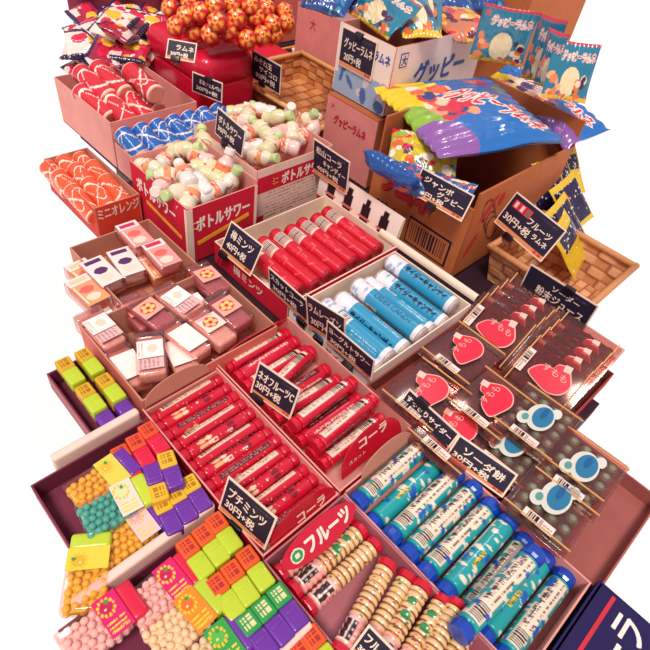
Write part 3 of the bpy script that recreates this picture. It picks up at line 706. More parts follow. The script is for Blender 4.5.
# ---- bottles
def bottle_proto(tint, cap, lab):
    T = thing('candy_bottle', '', 'candy bottle')
    prof = [(.004, 0), (.0125, .001), (.014, .004), (.0135, .012), (.012, .016), (.0135, .020), (.0138, .030), (.012, .036), (.0075, .041), (.0062, .044), (.0062, .047)]
    part('bottle', lathe([(r * .95, h) for r, h in prof], 20, mat(tint, rough=.25, coat=.4, var=.12, vscale=120), axis='z'), T)
    part('cap', lathe([(.007, 0), (.0078, .001), (.0078, .0085), (.0066, .0098), (.001, .0098)], 14, mat(cap, rough=.4), axis='z', smooth=False), T, Vector((0, 0, .0455)))
    c = Cv(40, 16, lab); c.rect(0, 0, 1, .2, '#F4E2CE'); c.print_(.1, .25, .5, .85, '#F6E6D2', along='u', rows=3, dens=.5); c.dots(4, '#D84A3A', r=.05, seed=2)
    part('label', grid(lambda u, v: (.01345 * math.cos(u * 4.4), .01345 * math.sin(u * 4.4), .0195 + v * .0125), 30, 12, VCP, c), T)
    return Proto(T, 'small candy bottles in the two bottle boxes')
bps = [bottle_proto('#E9DCC0', '#B9CE8C', '#E89A6A'), bottle_proto('#EFC6BE', '#F0DCD2', '#E58458'), bottle_proto('#DDD8A8', '#C8DA96', '#F0D0A8'), bottle_proto('#E6E0D8', '#EFE2D6', '#E48A66')]
def spot_words(i, pts):
    # row by height in the heap, then place along the row
    s = sorted(range(len(pts)), key=lambda k: pts[k][1]); r = s.index(i) * 3 // len(pts)
    mem = [k for k in s if s.index(k) * 3 // len(pts) == r]; mem.sort(key=lambda k: pts[k][0])
    return ['back', 'middle', 'front'][r] + ' row, ' + ORD[mem.index(i)] + ' from the left'
def fill(box_, n_, px_list, where):
    for i, (px, py, z, ax, az) in enumerate(px_list):
        p = P(px, py, z - .006)
        M = Matrix.Translation(p) @ Matrix.Rotation(az, 4, 'Z') @ Matrix.Rotation(ax, 4, 'X') @ Matrix.Translation((0, 0, -.026)) @ Matrix.Rotation(i, 4, 'Z') @ Matrix.Scale(1.12, 4)
        bps[(i * 3 + n_) % 4].put(M, f'small candy bottle in the {where}, ' + spot_words(i, px_list))
fill(0, 0, [(150, 168, .062, 1.3, .3), (163, 163, .06, 1.5, 2.0), (182, 150, .07, 1.2, .6), (199, 158, .066, 1.4, 3.6), (170, 176, .066, 1.5, 4.2), (186, 176, .076, 1.45, 2.9), (207, 168, .066, 1.5, 1.0), (163, 186, .06, 1.3, 5.4), (180, 192, .066, 1.3, 5.0), (200, 184, .068, 1.2, 3.2), (215, 178, .062, 1.6, .4), (224, 170, .07, .5, 1.8), (190, 198, .062, 1.2, 2.2), (212, 192, .06, 1.3, 1.5), (203, 143, .064, 1.2, 2.6), (173, 158, .05, 1.3, 1), (228, 185, .058, .5, 1)], 'left bottle box')
fill(1, 1, [(234, 124, .062, 1.3, .8), (248, 115, .068, 1.4, 2.2), (262, 111, .07, 1.4, 4.0), (276, 118, .072, 1.1, .4), (290, 116, .066, .6, 5.6), (304, 122, .066, .7, .3), (246, 134, .068, 1.5, 1.7), (262, 130, .070, 1.4, 3.1), (278, 134, .068, 1.4, 5.0), (292, 132, .066, 1.3, 2.5), (254, 148, .066, 1.2, .9), (270, 146, .074, 1.4, 2.0), (285, 146, .064, 1.4, 3.9), (262, 158, .062, 1.2, .2), (300, 138, .058, 1.2, 1.6), (240, 112, .05, 1.4, 1), (312, 132, .06, .8, 2)], 'right bottle box')

# ---- square tubs of small mochi in the salmon box
CLEAR = clear_mat(); CLEARR = clear_mat('#FCE0DA', .06)
def tub_proto(kind):
    T = thing('candy_tub', '', 'candy tub')
    L, W, Hh = .070, .037, .026
    part('contents', box(L * .9, W * .86, Hh * .7, mat('#F0B4A8' if kind != 1 else '#B4606A', rough=.6, var=.18, vscale=260, bump=.5, bscale=300), c=(0, 0, -.002), bev=.004), T)
    part('shell', box(L, W, Hh, CLEAR, bev=.005, seg=3), T)
    part('lid', box(L * .2, W * 1.03, Hh * 1.03, clear_mat('#FFE6E2', .4), c=(-L * .42, 0, 0), bev=.004), T)
    if kind < 2:
        c = Cv(40, 40, '#F2A898' if kind else '#F0DACC'); c.ell(.5, .5, .34, .34, '#D2302E')
        for k in range(5): c.ell(.5 + .2 * math.cos(k * 1.257), .5 + .2 * math.sin(k * 1.257), .11, .11, '#F6C880')
        c.ell(.5, .5, .09, .09, '#D2302E')
        if not kind: c.rect(.06, .1, .14, .9, '#D8A8A0')
    else:
        c = Cv(40, 40, '#F8EDE6')
        if kind == 2: c.ell(.5, .6, .25, .2, '#F0D2BC'); c.print_(.1, .06, .9, .3, '#E0B0A8', along='u', rows=2)
    part('label', grid(lambda u, v: (-.018 + u * (.028 if kind < 3 else .042), (v - .5) * .031, Hh / 2 + .0006), 40, 40, VCP, c), T)
    if kind == 2:
        c = Cv(30, 24, '#E2B8B4'); c.print_(.08, .08, .92, .92, '#A86A74', along='u', rows=5); part('back_label', grid(lambda u, v: (.0115 + u * .016, (v - .5) * .030, Hh / 2 + .0005), 30, 24, VCP, c), T)
    return Proto(T, 'small clear candy tubs in the salmon box')
tp = [tub_proto(k) for k in range(4)]
tubs = [((88, 318), (117, 348), .0, 2), ((118, 355), (140, 385), -.012, 3), ((128, 305), (150, 328), -.014, 1), ((137, 305), (168, 328), .0, 1), ((151, 345), (153, 372), .004, 2), ((170, 330), (203, 356), -.006, 3), ((166, 295), (193, 314), .0, 2), ((196, 270), (222, 296), .0, 1), ((202, 322), (224, 340), -.004, 0), ((216, 302), (243, 326), .0, 1), ((174, 345), (186, 368), -.014, 3), ((158, 322), (176, 340), -.016, 0), ((186, 300), (206, 322), -.016, 3)]
wh = ['at the far left edge of the box', 'in the front left corner showing a plain white label', 'under the dark one at the back left', 'dark with an orange flower label near the back', 'upright facing the front with a pale label', 'with a long plain white label in the middle', 'with a printed back label at the back', 'darkest with a salmon flower label at the back right corner', 'pale with a flower label near the front right', 'with a flower label in the front right corner', 'half hidden beside the upright one', 'low in the middle of the heap', 'low beneath the back row']
for i, (a, b_, z, k) in enumerate(tubs):
    pa, pb = P(*a, z), P(*b_, z); M = along(pa, pb) @ Matrix.Rotation(jit(.1), 4, 'X')
    tp[k].put(M, 'clear candy tub ' + wh[i])
# ---- snack packs in the card box behind
def pack_proto(k):
    T = thing('snack_pack', '', 'candy pack'); b1, b2 = [('#D0285A', '#E89A94'), ('#5A2C66', '#F2DDD4'), ('#F0C8A0', '#E8A070')][k]
    part('tray', box(.066, .036, .022, clear_mat('#FFE6E2', .4), bev=.004), T)
    part('contents', box(.058, .031, .016, mat(b2, rough=.5, var=.3, vscale=200, bump=.6), bev=.004), T)
    c = Cv(60, 36, b2); c.rect(0, 0, .26, 1, '#F2DDD4'); c.rect(.06, .15, .2, .85, b1); c.ell(.5, .5, .12, .3, '#D86A60' if k != 1 else '#5A2C66'); c.ell(.78, .5, .12, .3, '#F4D6C0'); c.rect(.3, .08, .94, .13, '#F6E6DA')
    part('label', grid(lambda u, v: (-.031 + u * .062, (v - .5) * .033, .0116), 60, 36, VCP, c), T)
    return Proto(T, 'flat snack packs in the card box')
pp = [pack_proto(k) for k in range(3)]
for i, (a, b_, z, k) in enumerate([((122, 225), (150, 255), .004, 0), ((152, 248), (172, 270), .004, 0), ((114, 250), (140, 285), -.008, 1), ((88, 262), (118, 292), -.008, 1), ((80, 287), (98, 304), -.012, 2), ((80, 272), (96, 286), -.016, 2), ((150, 262), (162, 278), -.018, 2)]):
    M = along(P(*a, z), P(*b_, z)); pp[k].put(M, 'flat snack pack ' + ['with pink round label lying highest in the card box', 'with pink label tilted against the right wall of the card box', 'with purple label in the middle of the card box', 'with purple label at the left of the card box', 'with pale orange front at the left edge', 'tucked low behind the purple packs', 'low near the front right of the card box'][i])

# ---- clear tubs with red labels, teal tubs
def ctub_proto(kind):
    T = thing('clear_tub', '', 'candy tub'); L, W, Hh = (.098, .076, .024)
    bm = bmesh.new()
    cm = mat('#84202C' if kind == 0 else '#84BCA6', rough=.45, var=.4, vscale=60)
    part('filling', box(L * .86, W * .84, Hh * .45, mat('#70202A' if kind == 0 else '#5A9080', rough=.6, var=.3), c=(0, 0, -.004), bev=.003), T)
    for i in range(5):
        for j in range(4):
            r = bmesh.ops.create_icosphere(bm, subdivisions=2, radius=.0088)
            for v in r['verts']: v.co = Vector((v.co.x + (i - 2) * .0172, v.co.y + (j - 1.5) * .0165, v.co.z * .8 + (.0015 if kind else -.002)))
    part('sweets', frombm(bm, cm, smooth=True), T, stuff=True)
    sh = bmesh.new(); bmesh.ops.create_cube(sh, size=1)
    for v in sh.verts:
        k = .9 if v.co.z < 0 else 1; v.co = Vector((v.co.x * L * k, v.co.y * W * k, v.co.z * Hh))
    bmesh.ops.bevel(sh, geom=sh.edges[:], offset=.005, segments=3, affect='EDGES', profile=.6)
    part('shell', frombm(sh, CLEARR, smooth=True), T)
    rim = bmesh.new(); a = [(-L / 2, -W / 2), (L / 2, -W / 2), (L / 2, W / 2), (-L / 2, W / 2)]
    part('rim', box(L * 1.03, W * 1.04, .0018, clear_mat('#F0D0C8', .3), c=(0, 0, Hh * .28), bev=.0008), T)
    for s in (-1, 1): part('rubber_band', box(.0016, W * 1.05, .0016, mat('#D8A060', rough=.6), c=(s * L * .42, 0, Hh / 2 + .0008)), T)
    if kind == 0:
        pts = [(-.9, -.45), (-.75, .1), (-.5, .35), (-.15, .45), (-.05, .8), (.35, .95), (.7, .6), (.95, .1), (.8, -.5), (.3, -.8), (-.3, -.7)]
        bm = bmesh.new(); n_ = len(pts); P2 = []
        for i in range(n_):
            p0, p1, p2, p3 = [Vector(pts[(i + q) % n_]) for q in (-1, 0, 1, 2)]
            for t in np.linspace(0, 1, 5)[:-1]: P2.append(.5 * ((2 * p1) + (p2 - p0) * t + (2 * p0 - 5 * p1 + 4 * p2 - p3) * t * t + (3 * p1 - p0 - 3 * p2 + p3) * t ** 3))
        for sc, zz, mm, nm in ((1, .0, PAPER('#F3B0A4'), 'label_border'), (.93, .0004, GLOSS('#DE1F3E'), 'label')):
            bm = bmesh.new(); f = bm.faces.new([bm.verts.new((p.x * .031 * sc + .004, p.y * .026 * sc, Hh / 2 + .0008 + zz)) for p in P2]); bmesh.ops.triangulate(bm, faces=[f]); 
            bmesh.ops.recalc_face_normals(bm, faces=bm.faces[:]); part(nm, frombm(bm, mm), T)
        part('lettering', text_mesh('すもも', .036, .010, mat('#F6B4A0')), T, Matrix.Translation((.006, .008, Hh / 2 + .0018)))
        part('small_seal', box(.010, .010, .0005, PAPER('#F0C8B8')), T, Matrix.Translation((.016, .022, Hh / 2 + .0012)) @ Matrix.Rotation(.2, 4, 'Z'))
    else:
        c = Cv(40, 30, '#2A9090')
        bm = bmesh.new()
        for (ux, uy, ru, rv, cc, z) in ((.004, 0, .024, .016, '#D8D8CC', 0), (.006, -.002, .019, .0115, '#2C78A0', .0004), (-.012, .015, .011, .008, '#D8D8CC', .0002), (.024, -.012, .009, .006, '#D8D8CC', .0002), (-.010, .014, .006, .004, '#5C9C94', .0006), (.012, -.001, .010, .0035, '#1F5F94', .0008)):
            pts = [(ux + ru * math.cos(t), uy + rv * math.sin(t), Hh / 2 + .0008 + z) for t in np.linspace(0, 2 * math.pi, 28)[:-1]]
            part('label_patch', mk(pts, [tuple(range(27))], PAPER(cc)), T)
    c = Cv(40, 14, '#F2DCD0'); c.bars(.14, .1, .6, .9, '#2A1020', along='u', n=10); c.print_(.64, .2, .94, .8, '#8A5A5A', along='u', rows=2)
    part('barcode', grid(lambda u, v: ((u - .5) * .036, (v - .5) * .012, 0), 40, 14, VCP, c), T, Matrix.Translation((-.037, 0, Hh / 2 + .001)) @ Matrix.Rotation(-math.pi / 2, 4, 'Z'))
    return Proto(T, 'clear candy tubs with red labels' if kind == 0 else 'clear tubs of green sweets')
c0, c1 = ctub_proto(0), ctub_proto(1)
# centres from the photograph, tubs lie flat, long side along the tray
tubs0 = [(461, 357, .002), (489, 407, .002), (425, 398, .0), (452, 437, -.004)]
lb = ['directly in front of the woven baskets side row', 'in the middle of the tray with a bright red label', 'beside the cider roll box, partly behind a price tag', 'half covered by the two lowest price tags']
for i, (px, py, z) in enumerate(tubs0):
    M = Matrix.Translation(P(px, py, z)) @ Matrix.Rotation(.02 + jit(.03), 4, 'Z'); c0.put(M, 'clear tub with red label ' + lb[i])
for i, (px, py, z) in enumerate([(535, 425, .002), (550, 505, .000), (508, 450, -.008), (578, 474, .0)]):
    M = Matrix.Translation(P(px, py, z)) @ Matrix.Rotation(.04, 4, 'Z'); c1.put(M, 'clear tub of green sweets ' + ['right of the red label tubs', 'nearest the viewer above the blue-capped tubes', 'half hidden behind the front price tag', 'at the far right end of its tray'][i])
# upright stack of tubs in the back right
for i in range(4):
    p = P(480, 312, .01) + Vector((.022 + .0, 0, 0)); 
    q = Vector((.624, .198, -.013)) + Vector((.0265 * i, 0, .0))
    M = frame(q, -YY, Vector((.75, 0, .55))); copy_tree(c0.o, M, f'clear red-label tub on edge near the cider box, {ORD[i]} from the flat ones')
for i in range(4):
    q = Vector((.612, .100, -.013)) + Vector((.0265 * i, 0, .0))
    M = frame(q, -YY, Vector((.75, 0, .55))); copy_tree(c0.o, M, f'clear red-label tub on edge above the green tubs, {ORD[i]} from the flat ones')
# ---------------------------------------------------------------- mint dispensers and bead packs
def disp_proto(top, bot, dotc, name='mint_dispenser'):
    T = thing(name, '', 'mint dispenser'); L, W, Hh = .0445, .0180, .016
    part('body', box(L * .56, W, Hh, mat(bot, rough=.35, coat=.25), c=(L * .22, 0, 0), bev=.003, seg=3), T)
    part('thumb_notch', box(.004, W * .62, .0012, mat(bot, rough=.5), c=(L * .10, 0, Hh / 2 - .0001), bev=.0005), T)
    c = Cv(22, 22, top)
    for i in range(4):
        for j in range(4): c.rect(.12 + i * .21, .12 + j * .21, .12 + i * .21 + .13, .12 + j * .21 + .12, dotc)
    part('cap', box(L * .44, W * .985, Hh * .985, mat(top, rough=.45), c=(-L * .28, 0, 0), bev=.0025, seg=3), T)
    part('print', grid(lambda u, v: (-L * .28 + (u - .5) * L * .36, (v - .5) * W * .8, Hh / 2 + .0003), 22, 22, VCP, c, smooth=False), T)
    return Proto(T, 'mint dispensers in the trays')
ol = disp_proto('#E25A24', '#BDD22E', '#B02A2A'); gp = disp_proto('#2C9A4A', '#6A2C9C', '#E0D8A0'); yp = disp_proto('#E3B52E', '#6A2C9C', '#B07A1C')
yl = disp_proto('#D8A828', '#BDD22E', '#A06A1C'); orr = disp_proto('#E0502A', '#DA1440', '#A02A2A')
def dput(pr, a, b_, z, label):
    p = P(*a, z); q = P(*b_, z); M = along(p, q); pr.put(M, label); return M
row = lambda k: ['left', 'middle', 'right'][k]
for k, (a, b_) in enumerate([((187, 548), (204, 572)), ((203, 536), (219, 558)), ((217, 525), (231, 545))]): dput(ol, a, b_, .002, f'orange and lime dispenser in the upper row of the front tray, {row(k)}')
for k, (a, b_) in enumerate([((217, 587), (233, 610)), ((232, 573), (248, 597)), ((247, 559), (263, 582))]): dput(ol, a, b_, .002, f'orange and lime dispenser in the lower row of the front tray, {row(k)}')
for k, (a, b_) in enumerate([((249, 626), (265, 648)), ((264, 612), (281, 634)), ((279, 598), (295, 620))]): dput(gp, a, b_, .002, f'green and purple dispenser in the front tray, {row(k)}')
for k, (a, b_) in enumerate([((300, 655), (312, 674)), ((314, 642), (328, 662)), ((286, 668), (296, 684))]): dput(ol, a, b_, -.004, f'orange and lime dispenser at the bottom edge of the picture, {["middle", "right", "left"][k]}')
for k, (a, b_) in enumerate([((120, 453), (134, 477)), ((135, 442), (148, 465)), ((148, 432), (161, 450))]): dput(orr, a, b_, .0, f'orange and red dispenser in the middle tray, {row(k)}')
for k, (a, b_) in enumerate([((163, 508), (172, 526)), ((177, 498), (187, 515)), ((191, 488), (201, 504))]): dput(yp, a, b_, .0, f'yellow and purple dispenser against the lower divider, {row(k)}')
dput(yp, (160, 497), (153, 473), .008, 'yellow and purple dispenser turned the other way, purple end up'); dput(yp, (167, 461), (175, 484), .010, 'yellow and purple dispenser lying highest beside the reversed one')
n = 0
for i, (x) in enumerate((.141, .117)):
    for j, y in enumerate((.478, .428)):
        M = frame(Vector((x, y - .006, .001)), -YY, XX); yl.put(M, f'yellow and lime dispenser in the back tray, {["right", "left"][i]} column, {["back", "middle"][j]}')
for k, x in enumerate((.1405, .1175)): M = frame(Vector((x, .398, -.004)), -YY, XX) @ Matrix.Scale(.8, 4, XX); yp.put(M, f'yellow and purple dispenser against the upper divider, {["right", "left"][k]}')

def bead_pack(label, a, b_, z, bead, cap, lab, lab2, sun, M=None, seed=0):
    p = P(*a, z); q = P(*b_, z); M = along(p, q) if M is None else M; L, W, Hh = .070, .038, .018
    T = thing('bead_candy_pack', label, 'candy pack', M)
    T['group'] = 'clear packs of bead candy'
    bm = bmesh.new(); rr = random.Random(seed)
    for i in range(7):
        for j in range(5):
            for k_ in range(2):
                r = bmesh.ops.create_icosphere(bm, subdivisions=2, radius=.0037)
                o = Vector((-L * .44 + i * .0071 + rr.uniform(-.001, .001) + .003 * (j % 2), -W * .40 + j * .0073 + rr.uniform(-.001, .001), -.004 + k_ * .0068 + rr.uniform(-.001, .001)))
                for v in r['verts']: v.co += o
    part('beads', frombm(bm, mat(bead, rough=.45), smooth=True), T, stuff=True)
    part('filling', box(L * .74, W * .9, Hh * .5, mat(bead, rough=.6), c=(-L * .10, 0, -.0038), bev=.002), T)
    part('shell', box(L * .80, W, Hh, CLEAR, c=(-L * .10, 0, 0), bev=.003, seg=2), T)
    part('cap', box(L * .22, W * .96, Hh * 1.02, mat(cap, rough=.35, coat=.2), c=(L * .40, 0, 0), bev=.004, seg=3), T)
    c = Cv(30, 44, lab); 
    for k in range(12): c.ell(.42 + .33 * math.cos(k * .5236), .72 + .2 * math.sin(k * .5236), .06, .045, '#F0C030')
    c.ell(.42, .72, .26, .16, lab2); c.ell(.52, .84, .08, .06, '#2E9A4A'); c.ell(.36, .68, .05, .03, '#F6D8A0')
    c.print_(.1, .1, .85, .42, '#F0D040', along='u', rows=3, seed=2, dens=.75)
    part('label', grid(lambda u, v: (L * .0 + u * L * .30, (v - .5) * W * .98, Hh / 2 + .0008), 30, 44, VCP, c), T)
    return T
bead_pack('pack of pink bead candy with red cap beside the orange and lime rows', (139, 613), (188, 571), -.001, '#FCD2CC', '#D8143E', '#D81E6A', '#C01E50', 1, seed=1)
bead_pack('pack of pink bead candy with red cap at the lower left corner', (78, 646), (128, 606), .0, '#FCD2CC', '#D8143E', '#D81E6A', '#C01E50', 1, seed=2)
bead_pack('pack of cream bead candy with orange label and lime cap', (158, 648), (212, 597), .001, '#FBEBC0', '#B8CE34', '#E88A28', '#E8702A', 1, seed=3)
bead_pack('pack with green label at the bottom of the front tray', (193, 674), (236, 637), .0, '#F4E8C0', '#6A2C9C', '#35A04A', '#58B848', 1, seed=4)
bead_pack('pack of yellow bead candy with purple cap in the back of the middle tray', (84, 496), (124, 468), .0, '#F4C62C', '#6A2C9C', '#D8CE58', '#E0B838', 1, seed=5)
bead_pack('pack of teal bead candy with lime cap', (90, 521), (143, 493), .005, '#48C0B0', '#C2D636', '#EAD8C4', '#CFE0A0', 1, seed=6)
bead_pack('pack of yellow bead candy with purple cap in front of the teal one', (108, 550), (156, 516), -.003, '#F4C62C', '#6A2C9C', '#F0C4C4', '#E8A8B4', 1, seed=7)
bead_pack('pack with yellow fruit label and lime cap at the left edge', (84, 603), (92, 546), .0, '#F4C62C', '#BDD22E', '#E8D048', '#D8B030', 1, seed=8)

# ---------------------------------------------------------------- crackly bags
def bag_mesh(w_, h_, t, cv, seed=0, crimp=.05, sag=0):
    nu, nv = (130, 100) if w_ > .16 else (84, 72); o = Vector((seed * 3.1, 0, 0))
    def f(s):
        def g(u, v):
            a = max(0, 1 - abs(2 * u - 1) ** 2.6) ** .55; b = max(0, 1 - abs(2 * v - 1) ** 2.6) ** .55; k = a * b
            x = (u - .5) * w_ * (1 - .03 * math.sin(v * 3.14)); y = (v - .5) * h_ * (1 - .04 * math.sin(u * 3.14))
            nz = mnoise.noise(Vector((u * 5, v * 5, seed + s)) + o) * .5 + abs(mnoise.noise(Vector((u * 9 + v * 4, v * 6, seed + s + 9)))) * .5
            z = s * t * k * (1 + .35 * nz) + w_ * .045 * mnoise.noise(Vector((u * 2.2, v * 2.2, seed))) + .008 * w_ * math.sin(u * 70) * (1 - k) - sag * ((u - .5) ** 2) * w_
            return (x, y, z)
        return g
    vs = []; fs = []; uv = []; fm = []
    for s in (1, -1):
        b0 = len(vs)
        for j in range(nv + 1):
            for i in range(nu + 1): vs.append(f(s)(i / nu, j / nv)); uv.append((i / nu, j / nv))
        for j in range(nv):
            for i in range(nu):
                a = b0 + j * (nu + 1) + i; q = (a, a + 1, a + nu + 2, a + nu + 1); fs.append(q if s > 0 else q[::-1])
    return mk(vs, fs, VCB, smooth=True, cols=cv.sample(uv))
def blob_art(c, seed, box_, cols, n=14, r=(.03, .1)):
    rr = random.Random(seed)
    for i in range(n): c.ell(rr.uniform(box_[0], box_[2]), rr.uniform(box_[1], box_[3]), rr.uniform(*r), rr.uniform(*r) * 1.1, rr.choice(cols), rot=rr.random() * 3)
def big_canvas(seed=0, rot=30):
    c = Cv(200, 160, '#1C6CB8'); c.rect(0, 0, 1, .04, '#D8245A')
    c.ell(.05, .05, .5, .34, '#E8C820'); c.ell(.62, .02, .22, .24, '#8AB83A'); c.ell(.9, .06, .26, .26, '#8A5AA4')
    blob_art(c, 5 + seed, (.16, .20, .66, .46), ['#E8602A', '#F2C6A4', '#D82040', '#F2E0C8', '#D82040', '#2A3A78', '#F2A070', '#3A1830'], 34, (.025, .085))
    blob_art(c, 8 + seed, (.05, .05, .3, .4), ['#E8C820', '#F0D848', '#E86A2A'], 6, (.03, .06))
    c.rect(.1, .70, .24, .84, '#D8405A'); c.text('大', .17, .77, .08, .09, '#F4E4D8'); c.ell(.35, .85, .06, .05, '#4A9A4A')
    c.text('グッピーラムネ', .60, .66, .66, .22, '#F8EADC', rot=rot, grow=4); c.text('グッピーラムネ', .60, .66, .66, .22, '#DE1E38', rot=rot, grow=1)
    return c
def small_canvas(seed=0, title='グッピーラムネ'):
    c = Cv(120, 100, '#237C98'); c.rect(0, 0, 1, .07, '#E8B830'); c.rect(0, .95, 1, 1, '#C83A50')
    c.ell(.5, .32, .2, .26, '#EBD9A8'); blob_art(c, seed, (.05, .08, .3, .55), ['#E8874A', '#F0B080', '#E8602A'], 7, (.04, .08)); blob_art(c, seed + 4, (.62, .1, .9, .45), ['#4A2040', '#F0D8B8', '#5A2848', '#E8702A'], 8, (.04, .08))
    blob_art(c, seed + 2, (0, .06, 1, .12), ['#5A8A3A', '#E8602A'], 8, (.02, .05))
    c.text('大', .12, .86, .1, .11, '#D84050', grow=1)
    c.text(title, .58, .76, .74, .16, '#F4E0D0', grow=2); c.text(title, .58, .76, .74, .16, '#DE1E38', grow=0)
    return c
def bag(label, A, B, D, cv, t=.012, seed=0, name='sweet_bag', group=None, sc=1.0, sag=0, cat='sweet bag', me=None):
    """A lower left, B lower right, D upper left corner in the place"""
    A, B, D = Vector(A), Vector(B), Vector(D); r = B - A; u = D - A; C_ = A + r / 2 + u / 2
    M = frame(C_, r, u)
    me = me or bag_mesh(r.length * sc, (M.to_3x3().inverted() @ u).y * sc, t, cv, seed, sag=sag)
    o = solo(name, me, label, cat, M, group); return o
BC = big_canvas()
bag('largest blue and yellow sweet bag lying across the top of the brown carton', P(388, 104, .150), P(462, 182, .150), P(470, 64, .160), BC, t=.02, seed=1)
bag('blue sweet bag with red lettering behind the largest bag', P(478, 78, .145), P(566, 150, .125), P(520, 62, .17), big_canvas(3, 10), t=.02, seed=2)
bag('green and yellow printed sweet bag tucked under the largest bag', P(385, 172, .10), P(455, 185, .10), P(392, 128, .14), (lambda c: (blob_art(c, 3, (0, 0, 1, 1), ['#E8C820', '#E8602A', '#8AB83A', '#D82040', '#F2E0C8', '#5A2848', '#2A6AA8'], 60, (.04, .1)), c)[1])(Cv(80, 60, '#C8B030')), t=.014, seed=3)
bag('plain blue sweet bag in the left corner of the brown carton', P(366, 160, .11), P(420, 190, .105), P(364, 150, .135), Cv(20, 20, '#124C94'), t=.014, seed=4)
bag('blue sweet bag standing behind the tag on the brown carton', P(395, 190, .085), P(470, 215, .09), P(400, 160, .12), (lambda c: (blob_art(c, 8, (0, 0, 1, 1), ['#C83A70', '#E8602A', '#E8D0B0', '#6A3A84'], 40, (.03, .09)), c)[1])(Cv(80, 60, '#2C5A98')), t=.01, seed=5)
# bags in the white carton
bag('teal sweet bag with red lettering standing left in the white carton', P(352, 16, .215), P(395, 46, .225), P(372, -22, .265), small_canvas(1), t=.012, seed=6)
bag('teal sweet bag with red lettering leaning in the middle of the white carton', P(388, 38, .23), P(428, 38, .235), P(400, -14, .27), small_canvas(2), t=.012, seed=7)
bag('second upright teal sweet bag in the middle of the white carton', P(412, 38, .22), P(440, 34, .235), P(420, -14, .26), small_canvas(3), t=.012, seed=8)
YC = Cv(80, 60, '#C87858'); blob_art(YC, 6, (0, 0, 1, 1), ['#E8C030', '#D82848', '#F2DCC8', '#E87A3A', '#5A1838'], 40, (.04, .12))
bag('orange and yellow sweet bag lying at the right of the white carton', P(432, 42, .215), P(486, 40, .215), P(440, 8, .225), YC, t=.014, seed=9)
BB = Cv(80, 60, '#1A4A90'); blob_art(BB, 9, (0, 0, 1, 1), ['#16305E', '#2C8CA8', '#C82848', '#14386E'], 40, (.03, .1))
for i, (a, b_, d) in enumerate([((305, 8), (350, 20), (315, -30)), ((420, 10), (470, 15), (425, -30)), ((340, 10), (372, 12), (345, -30)), ((455, 8), (500, 12), (458, -30))]):
    bag('dark blue sweet bag ' + ['behind the pink back carton at the top', 'at the top edge right of the teal bags', 'between the price tag and the top edge', 'at the top edge beside the hanging bag'][i], P(*a, .22), P(*b_, .22), P(*d, .26), BB, t=.014, seed=20 + i)
# hanging bags at the right
hm = [((468, 58), (521, 68), (484, 2), .20), ((520, 78), (545, 86), (541, 12), .19), ((533, 84), (552, 92), (549, 26), .20), ((540, 98), (585, 104), (555, 38), .20)]
for i, (a, b_, d, z) in enumerate(hm):
    A_ = P(*a, z); B_ = P(*b_, z); e = (B_ - A_); u = Vector((.35, .0, 1)); 
    # height of the far corner
    n_ = UP.cross(e).normalized(); best = min(((proj(A_ + (n_ * math.cos(t) + UP * math.sin(t)) * h) - Vector(d)).length, t, h) for t in np.linspace(.5, 1.9, 40) for h in np.linspace(.03, .3, 80))
    D_ = A_ + (n_ * math.cos(best[1]) + UP * math.sin(best[1])) * best[2]
    bag('teal sweet bag with red lettering ' + ['hanging in full view at the top right', 'seen nearly edge on, nearest the full one', 'seen nearly edge on, between the narrow and cut ones', 'cut by the right edge below the narrow ones'][i], A_, B_, D_, small_canvas(i + 11), t=.006, seed=30 + i, name='hanging_sweet_bag')
# ---------------------------------------------------------------- heap of candy bags, top left
hc = []
for k in range(3):
    c = Cv(50, 40, ['#C81E48', '#EBDDD2', '#A81A3C'][k]); blob_art(c, k + 40, (0, 0, 1, 1), [['#E8B030', '#F2E0D0', '#7A1034', '#D83050'], ['#D82848', '#E8B030', '#2A1A4A', '#D82848'], ['#E8B030', '#F0D8C8', '#2A1440', '#E03858']][k], 12, (.04, .10)); c.rect(0, 0, 1, .09, '#241848'); c.rect(0, .90, 1, 1, '#241848'); c.rect(.08, .12, .5, .3, '#E8D9CE'); c.ell(.66, .6, .17, .2, '#F2BE2E'); c.ell(.3, .62, .18, .16, '#D81E48'); hc.append(c)
hm_ = [bag_mesh(.098, .074, .011, hc[k % 3], 50 + k) for k in range(6)]
rr = random.Random(4); n = 0
heap = [(92, 66, .0), (112, 64, .01), (132, 62, .0), (152, 58, .0), (85, 50, .03), (104, 48, .04), (124, 50, .04), (140, 46, .03), (158, 44, .02), (90, 34, .05), (108, 30, .07), (126, 30, .07), (143, 30, .05), (160, 30, .03), (96, 20, .05), (115, 18, .06), (133, 17, .06), (152, 17, .04), (84, 72, -.015), (150, 70, -.01), (172, 22, .02)]
lbl = ['white', 'red', 'crimson']
def heap_words(i):
    s = sorted(range(len(heap)), key=lambda k: -heap[k][1]); r = s.index(i) * 5 // len(heap)
    mem = [k for k in s if s.index(k) * 5 // len(heap) == r]; mem.sort(key=lambda k: heap[k][0])
    return ['lowest', 'second', 'third', 'fourth', 'top'][r] + ' layer, ' + ORD[mem.index(i)] + ' from left'
heap += [(168, 36, .0), (172, 30, .0), (163, 48, -.01)]
heap = [(a_, b__, c__ if b__ > 26 else c__ * .3) for a_, b__, c__ in heap]
heap += [(px_ + rr.uniform(-10, 10) if px_ > 92 else px_ + 5, max(10, py_ - rr.uniform(-7, 9)), z_ + .02) for px_, py_, z_ in heap[:17]]
